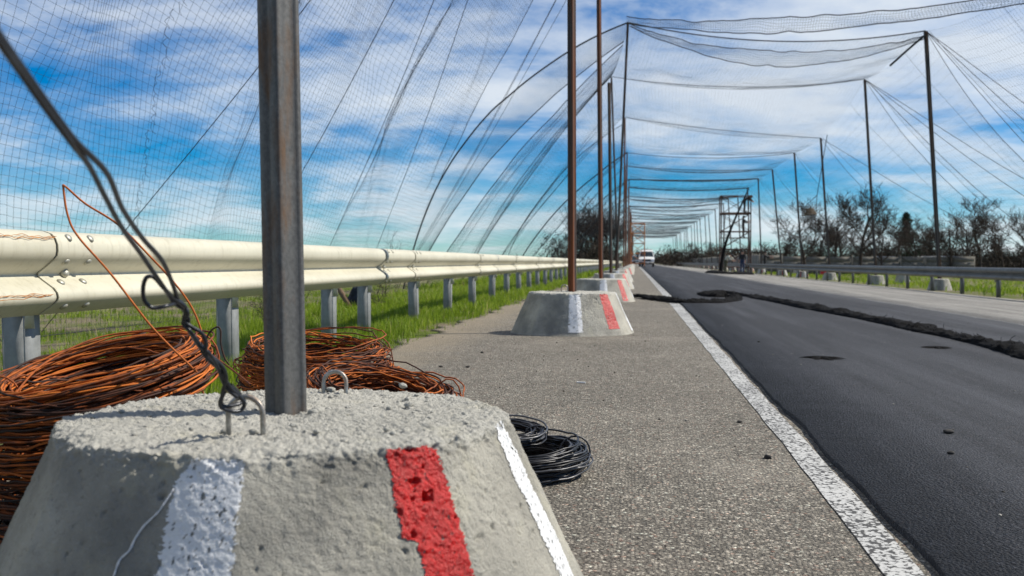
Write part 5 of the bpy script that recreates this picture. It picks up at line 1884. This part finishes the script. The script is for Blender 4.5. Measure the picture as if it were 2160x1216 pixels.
# ================================================================== PEOPLE
def person(loc, rz, label, jacket, trousers, pose, helmet=None, vest=False):
    """pose: joint positions relative to the feet (x right, y forward -> -y faces the camera when rz = 0)"""
    J = dict(pelvis=(0, 0, .96), belly=(0, 0, 1.12), chest=(0, 0, 1.34), neck=(0, 0, 1.49), head=(0, -.015, 1.60), crown=(0, 0, 1.72),
             shR=(-.18, 0, 1.42), elR=(-.24, .02, 1.14), wrR=(-.25, -.08, .90), shL=(.18, 0, 1.42), elL=(.24, .02, 1.14), wrL=(.25, -.08, .90),
             hiR=(-.09, 0, .90), knR=(-.10, -.03, .50), anR=(-.11, .02, .09), toR=(-.12, -.15, .04), hiL=(.09, 0, .90), knL=(.10, -.03, .50), anL=(.11, .02, .09), toL=(.12, -.15, .04))
    J.update(pose)
    rad = dict(pelvis=.145, belly=.140, chest=.165, neck=.062, head=.088, crown=.07, shR=.080, elR=.055, wrR=.034, shL=.080, elL=.055, wrL=.034,
               hiR=.098, knR=.068, anR=.050, toR=.038, hiL=.098, knL=.068, anL=.050, toL=.038)
    mt = dict(pelvis=1, belly=0, chest=0, neck=2, head=2, crown=2, shR=0, elR=0, wrR=2, shL=0, elL=0, wrL=2, hiR=1, knR=1, anR=1, toR=3, hiL=1, knL=1, anL=1, toL=3)
    E = [('pelvis', 'belly'), ('belly', 'chest'), ('chest', 'neck'), ('neck', 'head'), ('head', 'crown'), ('chest', 'shR'), ('shR', 'elR'), ('elR', 'wrR'), ('chest', 'shL'), ('shL', 'elL'), ('elL', 'wrL'),
         ('pelvis', 'hiR'), ('hiR', 'knR'), ('knR', 'anR'), ('anR', 'toR'), ('pelvis', 'hiL'), ('hiL', 'knL'), ('knL', 'anL'), ('anL', 'toL')]
    names = list(J)
    me = bpy.data.meshes.new('skel')
    me.from_pydata([J[n] for n in names], [(names.index(a), names.index(b_)) for a, b_ in E], [])
    so_ = bpy.data.objects.new('skel', me); COL.objects.link(so_)
    so_.modifiers.new('skin', 'SKIN')
    for n, sv_ in zip(names, me.skin_vertices[0].data):
        sv_.radius = (rad[n], rad[n] * (0.78 if n in ('chest', 'belly', 'pelvis') else 1.0))
        sv_.use_root = n == 'pelvis'
    sbm = so_.modifiers.new('sub', 'SUBSURF'); sbm.levels = 2; sbm.render_levels = 2
    dg = bpy.context.evaluated_depsgraph_get(); dg.update()
    em = bpy.data.meshes.new_from_object(so_.evaluated_get(dg))
    V = np.array([v.co[:] for v in em.vertices])
    quads = [list(p.vertices) for p in em.polygons if len(p.vertices) == 4]
    tris = [list(p.vertices) for p in em.polygons if len(p.vertices) == 3]
    bpy.data.objects.remove(so_); bpy.data.meshes.remove(em)
    JP = np.array([J[n] for n in names]); JM = np.array([mt[n] for n in names])
    JR = np.array([rad[n] for n in names])
    r_ = empty('person', loc, label, 'person', rz=rz)
    b = MB()
    b.v.append(V); b.tint.append(np.full(len(V), .5)); b.n = len(V)
    for lst, fl, ml in ((quads, b.q, b.mq), (tris, b.t, b.mt)):
        if lst:
            a = np.array(lst); c = V[a].mean(1)
            d = np.linalg.norm(c[:, None] - JP[None], axis=2) - JR * 0.5
            fl.append(a); ml.append(JM[d.argmin(1)])
    # hands with five fingers, nose, ears
    for s_, wn, en in ((-1, 'wrR', 'elR'), (1, 'wrL', 'elL')):
        w_, e_ = Vector(J[wn]), Vector(J[en])
        d = (w_ - e_).normalized(); sx = d.cross(Vector((0, 1, 0.3))).normalized()
        b.tubes(np.array([list(w_), list(w_ + d * .05), list(w_ + d * .09)]), np.array([.030, .040, .036]), 8, caps=True, m=2)
        curl = d.cross(sx)
        for k, (o_, l_) in enumerate(((-.028, .07), (-.010, .08), (.010, .075), (.027, .058))):
            q = w_ + d * .085 + sx * o_
            b.tubes(np.array([list(q), list(q + d * l_ * .5 + curl * .012), list(q + d * l_ * .8 + curl * .035)]), np.array([.010, .009, .007]), 5, caps=True, m=2)
        q = w_ + d * .03 + sx * -.035
        b.tubes(np.array([list(q), list(q + d * .035 - sx * .03), list(q + d * .065 - sx * .035 + curl * .01)]), np.array([.012, .010, .008]), 5, caps=True, m=2)
    h = Vector(J['head'])
    b.tubes(np.array([list(h + Vector((0, -.08, .03))), list(h + Vector((0, -.112, -.01)))]), np.array([.010, .016]), 5, caps=True, m=2)
    for s_ in (-1, 1):
        b.tubes(np.array([list(h + Vector((s_ * .085, .01, .03))), list(h + Vector((s_ * .095, .015, -.02)))]), .014, 5, caps=True, m=2)
    b.build('body', [jacket, trousers, M['skin'], M['plastic']], r_, True)
    cr = Vector(J['crown'])
    q = MB()
    up_ = (cr - h).normalized()
    q.lathe([(.112, -.02), (.118, .0), (.112, .05), (.085, .09), (.045, .11), (.001, .115)], 16, org=tuple(h + up_ * .04), axis=tuple(up_))
    q.build('cap', helmet or M['cloth_dark'], r_, True)
    if vest:
        q = MB(); q.lathe([(.17, -.24), (.178, -.1), (.19, .06), (.15, .12)], 14, org=(J['chest'][0], J['chest'][1], J['chest'][2] - .02)); q.build('vest', M['hivis'], r_, True)
    return r_


bend = dict(pelvis=(0, 0, .92), belly=(0, -.10, 1.05), chest=(0, -.30, 1.20), neck=(0, -.44, 1.26), head=(0, -.53, 1.27), crown=(0, -.62, 1.31), shR=(-.18, -.33, 1.24), elR=(-.22, -.50, 1.02), wrR=(-.16, -.66, .92), shL=(.18, -.33, 1.24), elL=(.22, -.50, 1.02), wrL=(.16, -.66, .92))
reach = dict(wrR=(-.16, -.52, 1.36), elR=(-.24, -.24, 1.26), wrL=(.16, -.50, 1.22), elL=(.24, -.22, 1.18), head=(0, -.05, 1.60), crown=(0, -.04, 1.72))
person((sb.x + 0.72, sb.y + 0.8, SCZ + 4.80), R(100), 'worker in dark clothes bending on the top deck of the brown scaffold', M['cloth_dark'], M['cloth_dark'], bend)
person((sb.x + 0.62, sb.y + 0.6, SCZ + 2.80), R(95), 'worker in dark clothes reaching out from the lower scaffold deck', M['cloth_dark'], M['cloth_dark'], reach)
pq = P(1612, 566, 84.5)
person((min(pq.x, 8.7) + 1.6, pq.y, road_z(8.95)), R(75), 'worker in black standing on the ground right of the brown scaffold ', M['cloth_dark'], M['cloth_dark'], reach)
pq = P(1566, 570, 81)
person((pq.x, pq.y, road_z(min(pq.x, 8.9))), R(-30), 'worker in navy trousers standing at the foot of the brown scaffold', M['cloth_dark'], M['cloth_blue'], {})
pq = P(1530, 570, 79)
person((pq.x, pq.y, road_z(min(pq.x, 8.9))), R(60), 'worker in a yellow vest bending over the net heap left of the scaffold', M['pale_sack'], M['cloth_olive'], bend, vest=False)

# ================================================================== BLUE CLOTH BEHIND THE RAIL
q = P(752, 648, 13.6)
zc = float(ground_z(np.array([q.x]), np.array([q.y]))[0])
V = IV.copy()
bmh = bmesh.new(); bmesh.ops.create_icosphere(bmh, subdivisions=4, radius=1.0)
V = np.array([v.co[:] for v in bmh.verts]); T = np.array([[v.index for v in f.verts] for f in bmh.faces]); bmh.free()
V = V * (1 + 0.22 * fbm(V * 1.6, 4, 3)[:, None]) * np.array([0.105, 0.12, 0.20])
V[:, 0] += 0.25 * (V[:, 2])
b = MB(); b.add(V, t=T)
o = b.build('cloth_sack', M['sack'], None, True)
o.location = (q.x, q.y, zc + 0.17)
tag(o, 'dark blue crumpled sack in the grass behind the guardrail', 'sack')
b = MB(); b.box((-0.03, -0.02, 0), (0.03, 0.02, 0.42), rot=Matrix.Rotation(R(-32), 3, 'Y'))
o = b.build('wood_stake', M['wood']); o.location = (q.x + 0.02, q.y - 0.12, zc - 0.05)
tag(o, 'short brown wooden stake leaning on the blue sack', 'stake')
# net anchor pegs driven in along the foot of the near net
for i, (px, d, lab) in enumerate(((310, 6.9, 'small dark iron net peg in the field behind the big rusty coil'),)):
    q = P(px, 720, d)
    z = float(ground_z(np.array([q.x]), np.array([q.y]))[0])
    b = MB()
    b.box((-0.012, -0.012, -0.1), (0.012, 0.012, 0.20), rot=Matrix.Rotation(R(-14), 3, 'Y'))
    b.box((-0.055, -0.012, 0.17), (0.035, 0.012, 0.195), rot=Matrix.Rotation(R(-14), 3, 'Y'))
    o = b.build('net_peg', M['dark_post']); o.location = (q.x, q.y, z)
    tag(o, lab, 'peg')
